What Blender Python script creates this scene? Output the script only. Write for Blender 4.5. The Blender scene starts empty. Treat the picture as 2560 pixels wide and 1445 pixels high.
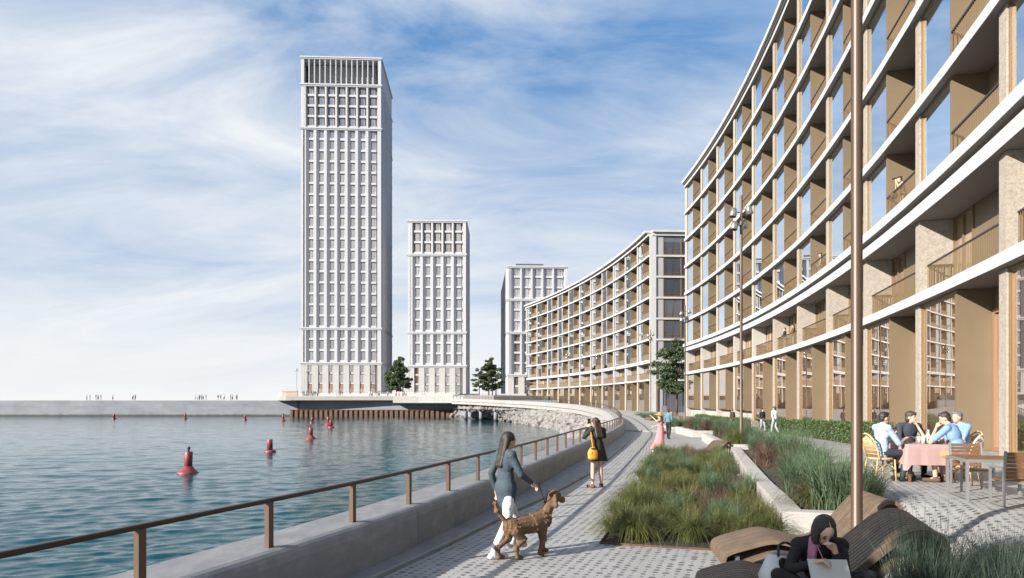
import bpy, math, random
import numpy as np
from mathutils import Vector, Matrix
R = math.radians
rnd = random.Random(7)
scene = bpy.context.scene
col = scene.collection
# ------------------------------------------------------------------ camera, sky, sun, exposure
EYE = 2.1
F = 1780.0            # focal length in pixels of a 2560 px wide picture
HZ = 1004.0           # horizon row
cam_d = bpy.data.cameras.new('camera'); cam = bpy.data.objects.new('camera', cam_d); col.objects.link(cam)
cam_d.sensor_width = 36.0; cam_d.lens = 36.0*F/2560.0
cam_d.shift_y = (HZ-722.5)/2560.0
cam_d.clip_start = 0.1; cam_d.clip_end = 6000
cam.location = (0, 0, EYE); cam.rotation_euler = (R(90), 0, 0)
scene.camera = cam
scene.view_settings.view_transform = 'Standard'; scene.view_settings.look = 'None'
scene.view_settings.exposure = 1.26; scene.view_settings.gamma = 1.0
scene.view_settings.use_curve_mapping = False
SUN_EL, SUN_AZ = R(23), math.atan2(-0.85, -0.53)     # azimuth of the sun seen from above: x = sin, y = cos
to_sun = Vector((math.sin(SUN_AZ)*math.cos(SUN_EL), math.cos(SUN_AZ)*math.cos(SUN_EL), math.sin(SUN_EL)))
sun_d = bpy.data.lights.new('sun', 'SUN'); sun = bpy.data.objects.new('sun', sun_d); col.objects.link(sun)
sun_d.energy = 5.0; sun_d.angle = R(0.6); sun_d.color = (1.0, 0.935, 0.85)
sun.rotation_euler = (-to_sun).to_track_quat('-Z', 'Y').to_euler()

class NT:
    def __init__(s, tree): s.t = tree; s.n = tree.nodes; s.l = tree.links
    def new(s, typ, **kw):
        n = s.n.new(typ)
        for k, v in kw.items():
            if k.startswith('i_'):
                key = k[2:]
                key = int(key) if key.isdigit() else key.replace('_', ' ')
                s.put(n.inputs[key], v)
            else: setattr(n, k, v)
        return n
    def put(s, inp, v):
        if isinstance(v, bpy.types.NodeSocket): s.l.new(v, inp)
        else:
            try: inp.default_value = v
            except Exception: inp.default_value = tuple(v)+(1.0,) if hasattr(v, '__len__') else v
    def math(s, op, a, b=None, c=None):
        n = s.n.new('ShaderNodeMath'); n.operation = op
        s.put(n.inputs[0], a)
        if b is not None: s.put(n.inputs[1], b)
        if c is not None: s.put(n.inputs[2], c)
        return n.outputs[0]
    def mix(s, f, a, b, mode='MIX'):
        n = s.n.new('ShaderNodeMix'); n.data_type = 'RGBA'; n.blend_type = mode
        s.put(n.inputs[0], f); s.put(n.inputs[6], a if isinstance(a, bpy.types.NodeSocket) else tuple(a)[:3]+(1,)); s.put(n.inputs[7], b if isinstance(b, bpy.types.NodeSocket) else tuple(b)[:3]+(1,))
        return n.outputs[2]
    def ramp(s, f, *stops):
        n = s.n.new('ShaderNodeValToRGB'); s.put(n.inputs[0], f); e = n.color_ramp.elements
        while len(e) < len(stops): e.new(0.5)
        for k, (p, c) in enumerate(stops):
            e[k].position = p; e[k].color = (c, c, c, 1) if not hasattr(c, '__len__') else tuple(c)+(1,)
        return n.outputs[0]
    def noise(s, vec, scale, detail=4, rough=0.55, dist=0.0):
        n = s.n.new('ShaderNodeTexNoise'); n.inputs['Scale'].default_value = scale
        n.inputs['Detail'].default_value = detail; n.inputs['Roughness'].default_value = rough; n.inputs['Distortion'].default_value = dist
        if vec is not None: s.l.new(vec, n.inputs['Vector'])
        return n.outputs[0]
    def mapping(s, vec, loc=(0,0,0), rot=(0,0,0), scale=(1,1,1)):
        n = s.n.new('ShaderNodeMapping'); s.l.new(vec, n.inputs[0])
        n.inputs[1].default_value = loc; n.inputs[2].default_value = rot; n.inputs[3].default_value = scale
        return n.outputs[0]

world = bpy.data.worlds.new('World'); scene.world = world; world.use_nodes = True
world.node_tree.nodes.clear(); W = NT(world.node_tree)
tc = W.new('ShaderNodeTexCoord').outputs['Generated']
sky = W.new('ShaderNodeTexSky', sky_type='NISHITA', sun_disc=False, sun_elevation=SUN_EL,
            sun_rotation=SUN_AZ, air_density=1.0, dust_density=0.6, ozone_density=2.5)
skyc = W.new('ShaderNodeVectorMath', operation='SCALE', i_0=sky.outputs[0], i_Scale=0.06).outputs[0]
sep = W.new('ShaderNodeSeparateXYZ', i_0=tc)
zc = W.math('MAXIMUM', sep.outputs[2], 0.0)
den = W.math('ADD', zc, 0.34)
plan = W.new('ShaderNodeCombineXYZ', i_0=W.math('DIVIDE', sep.outputs[0], den), i_1=W.math('DIVIDE', sep.outputs[1], den)).outputs[0]
m1 = W.mapping(plan, loc=(5.3, 2.9, 0), rot=(0, 0, R(52)), scale=(0.75, 1.7, 1))
n1 = W.noise(m1, 1.7, 10, 0.60, 0.75)
m2 = W.mapping(plan, loc=(2.2, 9.1, 0), rot=(0, 0, R(-15)), scale=(0.35, 0.45, 1))
n2 = W.noise(m2, 1.0, 3, 0.5, 0.2)
side = W.math('MULTIPLY', W.math('DIVIDE', sep.outputs[0], W.math('ADD', W.math('ABSOLUTE', sep.outputs[1]), 0.6)), -0.21)
dens = W.math('ADD', W.math('ADD', n1, W.math('MULTIPLY', n2, 0.75)), W.math('SUBTRACT', side, 0.10))
cl = W.ramp(dens, (0.60, 0.0), (0.78, 0.42), (1.0, 0.93))
haze = W.math('POWER', W.math('SUBTRACT', 1.0, W.math('MINIMUM', zc, 1.0)), 4.2)
haze = W.math('MULTIPLY', haze, 0.97)
blue = W.mix(0.72, skyc, (0.020, 0.115, 0.275))
c1 = W.mix(cl, blue, (0.385, 0.394, 0.404))
c2 = W.mix(haze, c1, (0.392, 0.398, 0.40))
bg = W.new('ShaderNodeBackground', i_Color=c2, i_Strength=1.0)
W.l.new(bg.outputs[0], W.new('ShaderNodeOutputWorld').inputs[0])

# ------------------------------------------------------------------ helpers
class MB:
    """collects shapes of one mesh"""
    def __init__(s): s.v = []; s.f = []; s.m = []; s.sm = []
    def add(s, vs, fs, mat=0, smooth=False):
        o = len(s.v); s.v.extend([tuple(p) for p in vs])
        for f in fs: s.f.append([o+i for i in f]); s.m.append(mat); s.sm.append(smooth)
    def box(s, x0, x1, y0, y1, z0, z1, mat=0):
        s.add([(x0,y0,z0),(x1,y0,z0),(x1,y1,z0),(x0,y1,z0),(x0,y0,z1),(x1,y0,z1),(x1,y1,z1),(x0,y1,z1)],
              [(0,3,2,1),(4,5,6,7),(0,1,5,4),(1,2,6,5),(2,3,7,6),(3,0,4,7)], mat)
    def prism(s, poly, z0, z1, mat=0):          # poly counter-clockwise in plan
        n = len(poly)
        s.add([(x,y,z0) for x,y in poly]+[(x,y,z1) for x,y in poly],
              [tuple(range(n-1,-1,-1)), tuple(range(n,2*n))]+[(i,(i+1)%n,n+(i+1)%n,n+i) for i in range(n)], mat)
    def bar(s, a, b, w, h=None, mat=0, up=(0,0,1)):   # rectangular bar from a to b
        a = Vector(a); b = Vector(b); d = (b-a).normalized(); h = h or w
        u = Vector(up)
        if abs(d.dot(u)) > 0.95: u = Vector((1,0,0))
        x = d.cross(u).normalized()*w/2; y = x.cross(d).normalized()*h/2
        vs = [p+q for p in (a,b) for q in (-x-y, x-y, x+y, -x+y)]
        s.add(vs, [(3,2,1,0),(4,5,6,7),(0,1,5,4),(1,2,6,5),(2,3,7,6),(3,0,4,7)], mat)
    def tube(s, pts, rad, n=8, mat=0, caps=True):
        pts = [Vector(p) for p in pts]; k = len(pts)
        if not hasattr(rad, '__len__'): rad = [rad]*k
        rings = []; ref = None
        for i, p in enumerate(pts):
            d = (pts[min(i+1,k-1)]-pts[max(i-1,0)]).normalized()
            if ref is None or abs(d.dot(ref)) > 0.98: ref = Vector((0,0,1)) if abs(d.z) < 0.9 else Vector((1,0,0))
            x = d.cross(ref).normalized(); y = x.cross(d)
            ref = -(x.cross(d)) if False else ref
            rings.append([p+(x*math.cos(2*math.pi*j/n)+y*math.sin(2*math.pi*j/n))*rad[i] for j in range(n)])
        vs = [q for r in rings for q in r]; fs = []
        for i in range(k-1):
            for j in range(n): fs.append((i*n+j, i*n+(j+1)%n, (i+1)*n+(j+1)%n, (i+1)*n+j))
        if caps: fs.append(tuple(range(n-1,-1,-1))); fs.append(tuple(range((k-1)*n, k*n)))
        s.add(vs, fs, mat, True)
    def lathe(s, prof, n=16, mat=0, c=(0,0,0)):       # prof: (r, z) from bottom to top
        vs = []; fs = []
        for r, z in prof:
            for j in range(n): vs.append((c[0]+r*math.cos(2*math.pi*j/n), c[1]+r*math.sin(2*math.pi*j/n), c[2]+z))
        for i in range(len(prof)-1):
            for j in range(n): fs.append((i*n+j, i*n+(j+1)%n, (i+1)*n+(j+1)%n, (i+1)*n+j))
        fs.append(tuple(range(n-1,-1,-1))); fs.append(tuple(range((len(prof)-1)*n, len(prof)*n)))
        s.add(vs, fs, mat, True)
    def caps(s, a, b, ra, rb, n=10, mat=0, sx=1.0, sy=1.0):   # tapered capsule
        a = Vector(a); b = Vector(b); d = b-a; L = d.length
        d = d/L if L > 1e-6 else Vector((0,0,1))
        ref = Vector((0,1,0)) if abs(d.y) < 0.8 else Vector((1,0,0))
        x = ref.cross(d).normalized(); y = d.cross(x)
        vs = []; rows = []
        for t in (-90,-60,-30,0): rows.append((a, ra, R(t)))
        for t in (0,30,60,90): rows.append((b, rb, R(t)))
        for p, r, t in rows:
            for j in range(n):
                q = 2*math.pi*j/n; rr = max(r*math.cos(t), 1e-4)
                vs.append(p+d*r*math.sin(t)+x*math.cos(q)*rr*sx+y*math.sin(q)*rr*sy)
        fs = [(i*n+j, i*n+(j+1)%n, (i+1)*n+(j+1)%n, (i+1)*n+j) for i in range(7) for j in range(n)]
        fs.append(tuple(range(n-1,-1,-1))); fs.append(tuple(range(7*n, 8*n)))
        s.add(vs, fs, mat, True)
    def ell(s, c, rx, ry, rz, n=12, mat=0, rot=None):
        vs = []; c = Vector(c); k = 8
        for i in range(k+1):
            t = -math.pi/2+math.pi*i/k
            for j in range(n):
                q = 2*math.pi*j/n; w = max(math.cos(t), 1e-3)
                p = Vector((rx*w*math.cos(q), ry*w*math.sin(q), rz*math.sin(t)))
                vs.append(c+(rot @ p if rot else p))
        fs = [(i*n+j, i*n+(j+1)%n, (i+1)*n+(j+1)%n, (i+1)*n+j) for i in range(k) for j in range(n)]
        fs.append(tuple(range(n-1,-1,-1))); fs.append(tuple(range(k*n, (k+1)*n)))
        s.add(vs, fs, mat, True)
    def mesh(s, name, mats):
        me = bpy.data.meshes.new(name); me.from_pydata(s.v, [], s.f)
        for m in (mats if isinstance(mats, (list, tuple)) else [mats]): me.materials.append(m)
        me.polygons.foreach_set('material_index', s.m); me.polygons.foreach_set('use_smooth', s.sm)
        me.update(); return me
    def obj(s, name, mats, parent=None, **kw): return link(name, s.mesh(name, mats), parent, **kw)

def link(name, data, parent=None, loc=None, rz=0.0, mat=None, sc=None):
    o = bpy.data.objects.new(name, data); col.objects.link(o)
    if parent is not None: o.parent = parent
    if mat is not None: o.matrix_local = mat
    elif loc is not None:
        o.location = loc; o.rotation_euler = (0, 0, rz)
        if sc is not None: o.scale = sc if hasattr(sc, '__len__') else (sc, sc, sc)
    return o
def tag(o, label=None, cat=None, group=None, kind=None):
    if label: o['label'] = label
    if cat: o['category'] = cat
    if group: o['group'] = group
    if kind: o['kind'] = kind
    return o
def thing(name, label, cat, loc=(0,0,0), rz=0.0, group=None, sc=None):
    return tag(link(name, None, None, loc, rz, sc=sc), label, cat, group)
KIDS = {}
def kids(o):
    return [c for c in bpy.data.objects if c.parent == o]
def copy_tree(o, parent=None, cache=None):
    c = o.copy(); col.objects.link(c); c.parent = parent
    if cache is None: cache = {}
    ch = cache.get(o.name)
    if ch is None: ch = kids(o); cache[o.name] = ch
    for k in ch: copy_tree(k, c, cache)
    return c
CACHE = {}
def dup(o, loc, rz=0.0, label=None, group=None, sc=None):
    c = copy_tree(o, None, CACHE); c.location = loc; c.rotation_euler = (0, 0, rz)
    if sc is not None: c.scale = (sc, sc, sc)
    if label: c['label'] = label
    if group: c['group'] = group
    return c
def at(px, py, z):      # ground point seen at a pixel of the 2560 px photograph
    d = F*(EYE-z)/(py-HZ); return ((px-1280.0)/F*d, d, z)

# ------------------------------------------------------------------ materials
MATS = {}
ALB = 0.755
def mat(name, color, rough=0.6, metal=0.0, var=0.0, vscale=3.0, bump=0.0, bscale=40.0, spec=0.5, stain=None, tr=0.0, objrand=0.0, tide=False):
    m = bpy.data.materials.new(name); m.use_nodes = True; m.node_tree.nodes.clear(); T = NT(m.node_tree)
    color = [x*ALB for x in color]; stain = ([x*ALB for x in stain[0]],)+tuple(stain[1:]) if stain else None
    b = T.new('ShaderNodeBsdfPrincipled'); c = tuple(color)+(1,)
    b.inputs['Base Color'].default_value = c; b.inputs['Roughness'].default_value = rough; b.inputs['Metallic'].default_value = metal
    b.inputs['Specular IOR Level'].default_value = spec
    pos = T.new('ShaderNodeNewGeometry').outputs['Position']
    cc = None
    if var:
        n = T.noise(pos, vscale, 6, 0.6)
        cc = T.mix(T.ramp(n, (0.3, 0.0), (0.7, 1.0)), [x*(1-var) for x in color], [min(1, x*(1+var)) for x in color])
    if stain:                                   # (colour, scale vector, amount)
        n = T.noise(T.mapping(pos, scale=stain[1]), 1.0, 5, 0.65)
        f = T.math('MULTIPLY', T.ramp(n, (0.45, 0.0), (0.75, 1.0)), stain[2])
        cc = T.mix(f, cc if cc is not None else color, stain[0])
    if tide:                                     # dark weed band just above the water
        s_ = T.new('ShaderNodeSeparateXYZ', i_0=pos); n_ = T.noise(pos, 0.7, 4, 0.6)
        f = T.ramp(T.math('ADD', s_.outputs[2], T.math('MULTIPLY', n_, 0.5)), (0.0, 0.0), (1.0, 1.0)); k_ = T.math('MINIMUM', T.math('MAXIMUM', T.math('MULTIPLY', T.math('SUBTRACT', -0.95, T.math('ADD', s_.outputs[2], T.math('MULTIPLY', n_, 0.6))), 3.0), 0.0), 0.85)
        cc = T.mix(k_, cc if cc is not None else color, (0.022,0.026,0.02))
    if objrand:
        oi = T.new('ShaderNodeObjectInfo').outputs['Random']
        h = T.new('ShaderNodeHueSaturation', i_Value=T.math('ADD', 1-objrand, T.math('MULTIPLY', oi, 2*objrand)))
        T.put(h.inputs['Color'], cc if cc is not None else c); cc = h.outputs[0]
    if cc is not None: T.l.new(cc, b.inputs['Base Color'])
    if bump:
        n = T.noise(pos, bscale, 5, 0.6)
        T.l.new(T.new('ShaderNodeBump', i_Strength=bump, i_Distance=0.02, i_Height=n).outputs[0], b.inputs['Normal'])
    out = b.outputs[0]
    if tr:
        t = T.new('ShaderNodeBsdfTranslucent')
        if cc is not None: T.l.new(cc, t.inputs[0])
        else: t.inputs[0].default_value = c
        mx = T.new('ShaderNodeMixShader', i_0=tr); T.l.new(out, mx.inputs[1]); T.l.new(t.outputs[0], mx.inputs[2]); out = mx.outputs[0]
    T.l.new(out, T.new('ShaderNodeOutputMaterial').inputs[0])
    MATS[name] = m;
    return m
def T_of(m):
    return NT(m.node_tree), [n for n in m.node_tree.nodes if n.type == 'BSDF_PRINCIPLED'][0]

M = {}
M['white'] = mat('white_concrete', (0.52,0.52,0.525), 0.7, var=0.05, vscale=1.2, bump=0.1, bscale=30, stain=((0.35,0.35,0.35),(0.6,0.6,0.12),0.35))
M['tower'] = mat('tower_concrete', (0.515,0.522,0.545), 0.75, var=0.03, vscale=0.3, stain=((0.50,0.50,0.51),(0.3,0.3,0.03),0.3))
M['towerbase'] = mat('tower_base_stone', (0.46,0.452,0.44), 0.8, var=0.05, vscale=0.5)
M['stone'] = mat('pier_stone', (0.38,0.34,0.29), 0.85, var=0.12, vscale=5, bump=0.6, bscale=22, stain=((0.19,0.145,0.10),(11,11,16),0.75))
M['stonewhite'] = mat('pale_pier_render', (0.41,0.385,0.355), 0.8, var=0.05, vscale=1)
M['bronze'] = mat('bronze_panel', (0.22,0.166,0.106), 0.45, metal=0.2, var=0.06, vscale=0.8)
M['bronzedark'] = mat('bronze_frame', (0.25,0.165,0.085), 0.4, metal=0.3)
M['baluster'] = mat('baluster_bronze', (0.24,0.165,0.085), 0.45, metal=0.3)
M['copper'] = mat('copper_frame', (0.33,0.19,0.11), 0.5, metal=0.2)
M['grey'] = mat('grey_wall', (0.36,0.36,0.375), 0.7, var=0.05, vscale=0.6)
M['darkgrey'] = mat('dark_grey', (0.10,0.10,0.11), 0.6, var=0.1)
M['soffit'] = mat('soffit_dark', (0.20,0.18,0.16), 0.7)  # brown-grey, darker than the white slabs; thin sheets below them use it
M['rail'] = mat('brown_rail', (0.05,0.033,0.024), 0.4, metal=0.3, spec=0.4)
M['post'] = mat('brown_post', (0.12,0.074,0.05), 0.45, metal=0.3)
M['concrete'] = mat('cast_concrete', (0.215,0.22,0.23), 0.6, var=0.13, vscale=2.2, bump=0.15, bscale=14, stain=((0.40,0.40,0.40),(5,1.8,5),0.5))
M['concretewet'] = mat('harbour_concrete', (0.23,0.25,0.28), 0.8, var=0.15, vscale=0.25, stain=((0.12,0.13,0.15),(0.12,0.12,0.5),0.6), tide=True)
M['planter'] = mat('planter_concrete', (0.44,0.425,0.40), 0.75, var=0.08, vscale=3, bump=0.2, bscale=25, stain=((0.31,0.30,0.28),(3,3,1),0.5))
M['soil'] = mat('dark_soil', (0.028,0.022,0.018), 0.95, var=0.4, vscale=20, bump=0.8, bscale=30)
M['rampconc'] = mat('ramp_concrete', (0.34,0.335,0.325), 0.75, var=0.07, vscale=1.5, stain=((0.25,0.245,0.24),(1.2,1.2,0.15),0.55))
M['rust'] = mat('rusty_sheet_pile', (0.12,0.06,0.036), 0.8, var=0.3, vscale=1.5, stain=((0.06,0.035,0.03),(1,1,0.6),0.7))
M['rock'] = mat('granite_rock', (0.225,0.212,0.205), 0.85, var=0.2, vscale=2, bump=0.5, bscale=6, objrand=0.25)
M['wood'] = mat('weathered_slat', (0.15,0.105,0.068), 0.65, var=0.2, vscale=6, stain=((0.075,0.052,0.034),(3,18,18),0.6), objrand=0.14)
M['woodtop'] = mat('oiled_teak', (0.17,0.085,0.035), 0.5, var=0.2, vscale=8, stain=((0.08,0.04,0.02),(2,20,20),0.6), objrand=0.1)
M['steel'] = mat('grey_steel', (0.32,0.32,0.325), 0.45, metal=0.5)
M['pole'] = mat('oiled_timber_pole', (0.078,0.045,0.024), 0.45, var=0.15, vscale=3, stain=((0.09,0.05,0.03),(14,14,0.7),0.6))
M['lamp'] = mat('silver_lamp', (0.40,0.40,0.38), 0.32, metal=0.8)
M['buoy'] = mat('red_buoy_paint', (0.22,0.035,0.04), 0.5, var=0.15, vscale=6, stain=((0.30,0.10,0.06),(5,5,2),0.5))
M['black'] = mat('black_rubber', (0.02,0.02,0.022), 0.6)
M['bark'] = mat('pine_bark', (0.075,0.055,0.045), 0.9, var=0.3, vscale=6)
M['needle'] = mat('pine_needles', (0.085,0.125,0.052), 0.7, var=0.35, vscale=1.2, tr=0.25)
M['leaf'] = mat('hedge_leaf', (0.075,0.13,0.035), 0.6, var=0.35, vscale=2.5, tr=0.3)
M['grassA'] = mat('olive_grass', (0.15,0.165,0.05), 0.6, var=0.3, vscale=5, tr=0.35, objrand=0.18)
M['grassB'] = mat('blue_green_grass', (0.115,0.18,0.095), 0.6, var=0.25, vscale=5, tr=0.35, objrand=0.15)
M['grassC'] = mat('russet_grass', (0.17,0.105,0.072), 0.6, var=0.3, vscale=5, tr=0.35, objrand=0.15)
M['grassD'] = mat('dark_grass', (0.05,0.085,0.055), 0.6, var=0.3, vscale=5, tr=0.3, objrand=0.15)
M['skin'] = mat('skin', (0.60,0.37,0.26), 0.5, var=0.05)
M['skin2'] = mat('light_skin', (0.66,0.44,0.32), 0.5, var=0.05)
M['hairdark'] = mat('dark_hair', (0.022,0.015,0.012), 0.42, bump=0.5, bscale=90)
M['hairbrown'] = mat('brown_hair', (0.055,0.03,0.02), 0.45, bump=0.5, bscale=90)
M['hairgrey'] = mat('grey_hair', (0.17,0.16,0.15), 0.6, bump=0.5, bscale=90)
M['pinkhair'] = mat('pink_hair', (0.46,0.17,0.32), 0.5, bump=0.5, bscale=90, var=0.15, vscale=12)
def cloth(name, c, **kw): M[name] = mat(name, c, 0.85, var=0.08, vscale=6, bump=0.5, bscale=22, **kw)
cloth('black_cloth', (0.014,0.014,0.016)); cloth('dark_green_cloth', (0.02,0.024,0.016)); cloth('pink_cloth', (0.60,0.24,0.25))
cloth('light_blue_cloth', (0.37,0.48,0.63)); cloth('blue_cloth', (0.20,0.34,0.62)); cloth('navy_cloth', (0.03,0.035,0.06))
cloth('tan_cloth', (0.36,0.22,0.12)); cloth('white_cloth', (0.75,0.74,0.76)); cloth('denim_cloth', (0.045,0.068,0.088))
cloth('grey_cloth', (0.32,0.35,0.40)); cloth('teal_cloth', (0.09,0.20,0.25)); cloth('brown_cloth', (0.10,0.06,0.045)); cloth('olive_cloth', (0.25,0.22,0.12))
M['yellow'] = mat('yellow_leather', (0.75,0.33,0.03), 0.5, var=0.08, bump=0.3, bscale=20)
M['straw'] = mat('straw', (0.42,0.25,0.11), 0.8, var=0.2, vscale=20, bump=0.6, bscale=60)
M['rattan'] = mat('rattan_cane', (0.58,0.40,0.20), 0.5, var=0.15, vscale=10)
M['rattanwhite'] = mat('white_cane', (0.70,0.66,0.56), 0.5, var=0.1, vscale=10)
M['tablecloth'] = mat('pink_tablecloth', (0.38,0.25,0.235), 0.85, var=0.05)
M['paper'] = mat('sketch_paper', (0.62,0.61,0.56), 0.8)
M['fur'] = mat('brown_fur', (0.16,0.09,0.046), 0.85, var=0.3, vscale=14, bump=0.9, bscale=45)
M['curtain'] = mat('curtain', (0.60,0.57,0.52), 0.8, var=0.1, vscale=3, objrand=0.2)
M['canvas'] = mat('white_canvas', (0.70,0.72,0.74), 0.8, var=0.06)
M['floral'] = mat('pale_print_lining', (0.50,0.42,0.42), 0.8, var=0.3, vscale=60)
M['lips'] = mat('lips', (0.42,0.16,0.13), 0.45)

def glass(name, refl, tint, base, base2, rough=0.0, interior=True):
    m = bpy.data.materials.new(name); m.use_nodes = True; m.node_tree.nodes.clear(); T = NT(m.node_tree)
    oi = T.new('ShaderNodeObjectInfo').outputs['Random']
    pos = T.new('ShaderNodeTexCoord').outputs['Object']
    c = T.mix(T.math('POWER', oi, 1.5), base, base2)
    if interior:
        n = T.noise(T.mapping(pos, scale=(1.6, 1.6, 0.25)), 1.0, 2, 0.5)
        c = T.mix(T.ramp(n, (0.42, 0.0), (0.6, 0.6)), c, [x*0.35 for x in base])
    d = T.new('ShaderNodeBsdfDiffuse', i_Color=c); g = T.new('ShaderNodeBsdfGlossy', i_Color=tuple(tint)+(1,), i_Roughness=rough)
    wav = T.new('ShaderNodeBump', i_Strength=0.05, i_Distance=0.02, i_Height=T.noise(pos, 0.5, 2, 0.4)).outputs[0]
    T.l.new(wav, g.inputs['Normal'])
    fr = T.new('ShaderNodeFresnel', i_IOR=1.5).outputs[0]
    f = T.math('MINIMUM', T.math('ADD', T.math('MULTIPLY', fr, 0.9), T.math('MULTIPLY', T.math('ADD', 0.78, T.math('MULTIPLY', T.math('FRACT', T.math('MULTIPLY', oi, 7.3)), 0.4)), refl)), 1.0)
    mx = T.new('ShaderNodeMixShader', i_0=f); T.l.new(d.outputs[0], mx.inputs[1]); T.l.new(g.outputs[0], mx.inputs[2])
    T.l.new(mx.outputs[0], T.new('ShaderNodeOutputMaterial').inputs[0]);
    return m
M['glass'] = glass('solar_glass', 0.72, (0.84,0.93,1.0), (0.05,0.04,0.035), (0.14,0.10,0.07))
M['shopglass'] = glass('shop_glass', 0.42, (1.0,0.93,0.86), (0.10,0.065,0.042), (0.17,0.11,0.07))
M['towerglass'] = glass('curtained_glass', 0.46, (1,1,1), (0.16,0.155,0.15), (0.58,0.57,0.57))
M['endglass'] = glass('dark_glass', 0.12, (0.9,0.95,1.0), (0.035,0.04,0.05), (0.10,0.10,0.11))
M['clear'] = glass('drinking_glass', 0.15, (1,1,1), (0.45,0.45,0.42), (0.5,0.5,0.45), interior=False)

# paving: pale pavers with rows of round dark inlays of changing size, laid concentric with the quay
PC = (-150.0, 62.0)
def paving():
    m = bpy.data.materials.new('inlaid_paving'); m.use_nodes = True; m.node_tree.nodes.clear(); T = NT(m.node_tree)
    pos = T.new('ShaderNodeNewGeometry').outputs['Position']; s = T.new('ShaderNodeSeparateXYZ', i_0=pos)
    dx = T.math('SUBTRACT', s.outputs[0], PC[0]); dy = T.math('SUBTRACT', s.outputs[1], PC[1])
    r = T.math('SQRT', T.math('ADD', T.math('MULTIPLY', dx, dx), T.math('MULTIPLY', dy, dy)))
    a = T.math('MULTIPLY', T.math('ARCTAN2', dy, dx), 158.0)
    P = 0.128
    u = T.math('DIVIDE', r, P); v = T.math('DIVIDE', a, P)
    cu = T.math('FLOOR', u); cv = T.math('FLOOR', v)
    fu = T.math('SUBTRACT', T.math('SUBTRACT', u, cu), 0.5); fv = T.math('SUBTRACT', T.math('SUBTRACT', v, cv), 0.5)
    d = T.math('SQRT', T.math('ADD', T.math('MULTIPLY', fu, fu), T.math('MULTIPLY', fv, fv)))
    wn = T.new('ShaderNodeTexWhiteNoise', noise_dimensions='2D', i_Vector=T.new('ShaderNodeCombineXYZ', i_0=cu, i_1=cv).outputs[0]).outputs[0]
    rad = T.math('ADD', 0.15, T.math('MULTIPLY', T.math('POWER', wn, 1.3), 0.24))
    e = T.math('SUBTRACT', rad, d)
    inl = T.math('MINIMUM', T.math('MAXIMUM', T.math('MULTIPLY', e, 22.0), 0.0), 1.0)
    n = T.noise(pos, 1.1, 6, 0.6); n2 = T.noise(pos, 60, 3, 0.6)
    base = T.mix(T.ramp(n, (0.3, 0.0), (0.7, 1.0)), (0.255,0.25,0.245), (0.34,0.332,0.325))
    base = T.mix(T.math('MULTIPLY', n2, 0.25), base, (0.19,0.186,0.182))
    st = T.noise(T.mapping(pos, scale=(1,1,1)), 0.28, 6, 0.7, 1.0); base = T.mix(T.ramp(st, (0.52, 0.0), (0.72, 0.45)), base, (0.125,0.123,0.121))
    dark = T.mix(T.ramp(n2, (0.4, 0.0), (0.72, 1.0)), (0.04,0.042,0.046), (0.15,0.15,0.15))
    c = T.mix(T.math('MULTIPLY', inl, 0.93), base, dark)
    b = T.new('ShaderNodeBsdfPrincipled', i_Base_Color=c, i_Roughness=T.math('SUBTRACT', 0.62, T.math('MULTIPLY', n, 0.2)))
    h = T.math('ADD', T.math('MULTIPLY', inl, -0.6), T.math('MULTIPLY', n2, 0.2))
    T.l.new(T.new('ShaderNodeBump', i_Strength=0.5, i_Distance=0.006, i_Height=h).outputs[0], b.inputs['Normal'])
    T.l.new(b.outputs[0], T.new('ShaderNodeOutputMaterial').inputs[0]);
    return m
M['paving'] = paving()
def water_mat():
    m = bpy.data.materials.new('harbour_water'); m.use_nodes = True; m.node_tree.nodes.clear(); T = NT(m.node_tree)
    pos = T.new('ShaderNodeNewGeometry').outputs['Position']
    a = T.noise(T.mapping(pos, rot=(0,0,R(12)), scale=(0.55,1.5,1)), 1.3, 5, 0.6, 0.8)
    b_ = T.noise(T.mapping(pos, rot=(0,0,R(-18)), scale=(0.5,1.3,1)), 4.5, 4, 0.6, 0.5)
    c_ = T.noise(T.mapping(pos, rot=(0,0,R(20)), scale=(0.5,1.0,1)), 0.22, 3, 0.5, 0.4)
    h = T.math('ADD', T.math('ADD', T.math('MULTIPLY', a, 0.55), T.math('MULTIPLY', b_, 0.16)), T.math('MULTIPLY', c_, 0.8))
    bp = T.new('ShaderNodeBump', i_Strength=0.6, i_Distance=0.08, i_Height=h).outputs[0]
    b = T.new('ShaderNodeBsdfPrincipled', i_Base_Color=(0.006,0.045,0.057,1), i_Roughness=0.04, i_IOR=1.19, i_Normal=bp)
    T.l.new(b.outputs[0], T.new('ShaderNodeOutputMaterial').inputs[0]);
    return m
M['water'] = water_mat()
# ------------------------------------------------------------------ site lines
def catmull(P, n=8):
    out = []
    P = [Vector(p) for p in P]; Q = [P[0]*2-P[1]]+P+[P[-1]*2-P[-2]]
    for i in range(1, len(Q)-2):
        a, b, c, d = Q[i-1:i+3]
        for k in range(n):
            t = k/n
            out.append(0.5*((2*b)+(c-a)*t+(2*a-5*b+4*c-d)*t*t+(3*b-3*c+d-a)*t**3))
    out.append(P[-1]); return out
QUAY = catmull([(-7.9,-8,.62),(-4.95,0,.62),(-2.46,7.2,.62),(-1.5,10.2,.62),(-.57,13.6,.62),(.38,17.1,.62),(1.87,23.3,.62),(4.2,33,.62),
                (6.4,43,.62),(8.0,52,.64),(9.0,60,.80),(9.65,68,1.06),(9.75,77,1.32),(9.0,92,1.66),(7.5,102,1.84),(4.8,114,2.06),(1.1,126,2.25),(-3.6,138,2.46),(-9.2,149,2.68),(-13,155,2.8)], 16)
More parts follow.
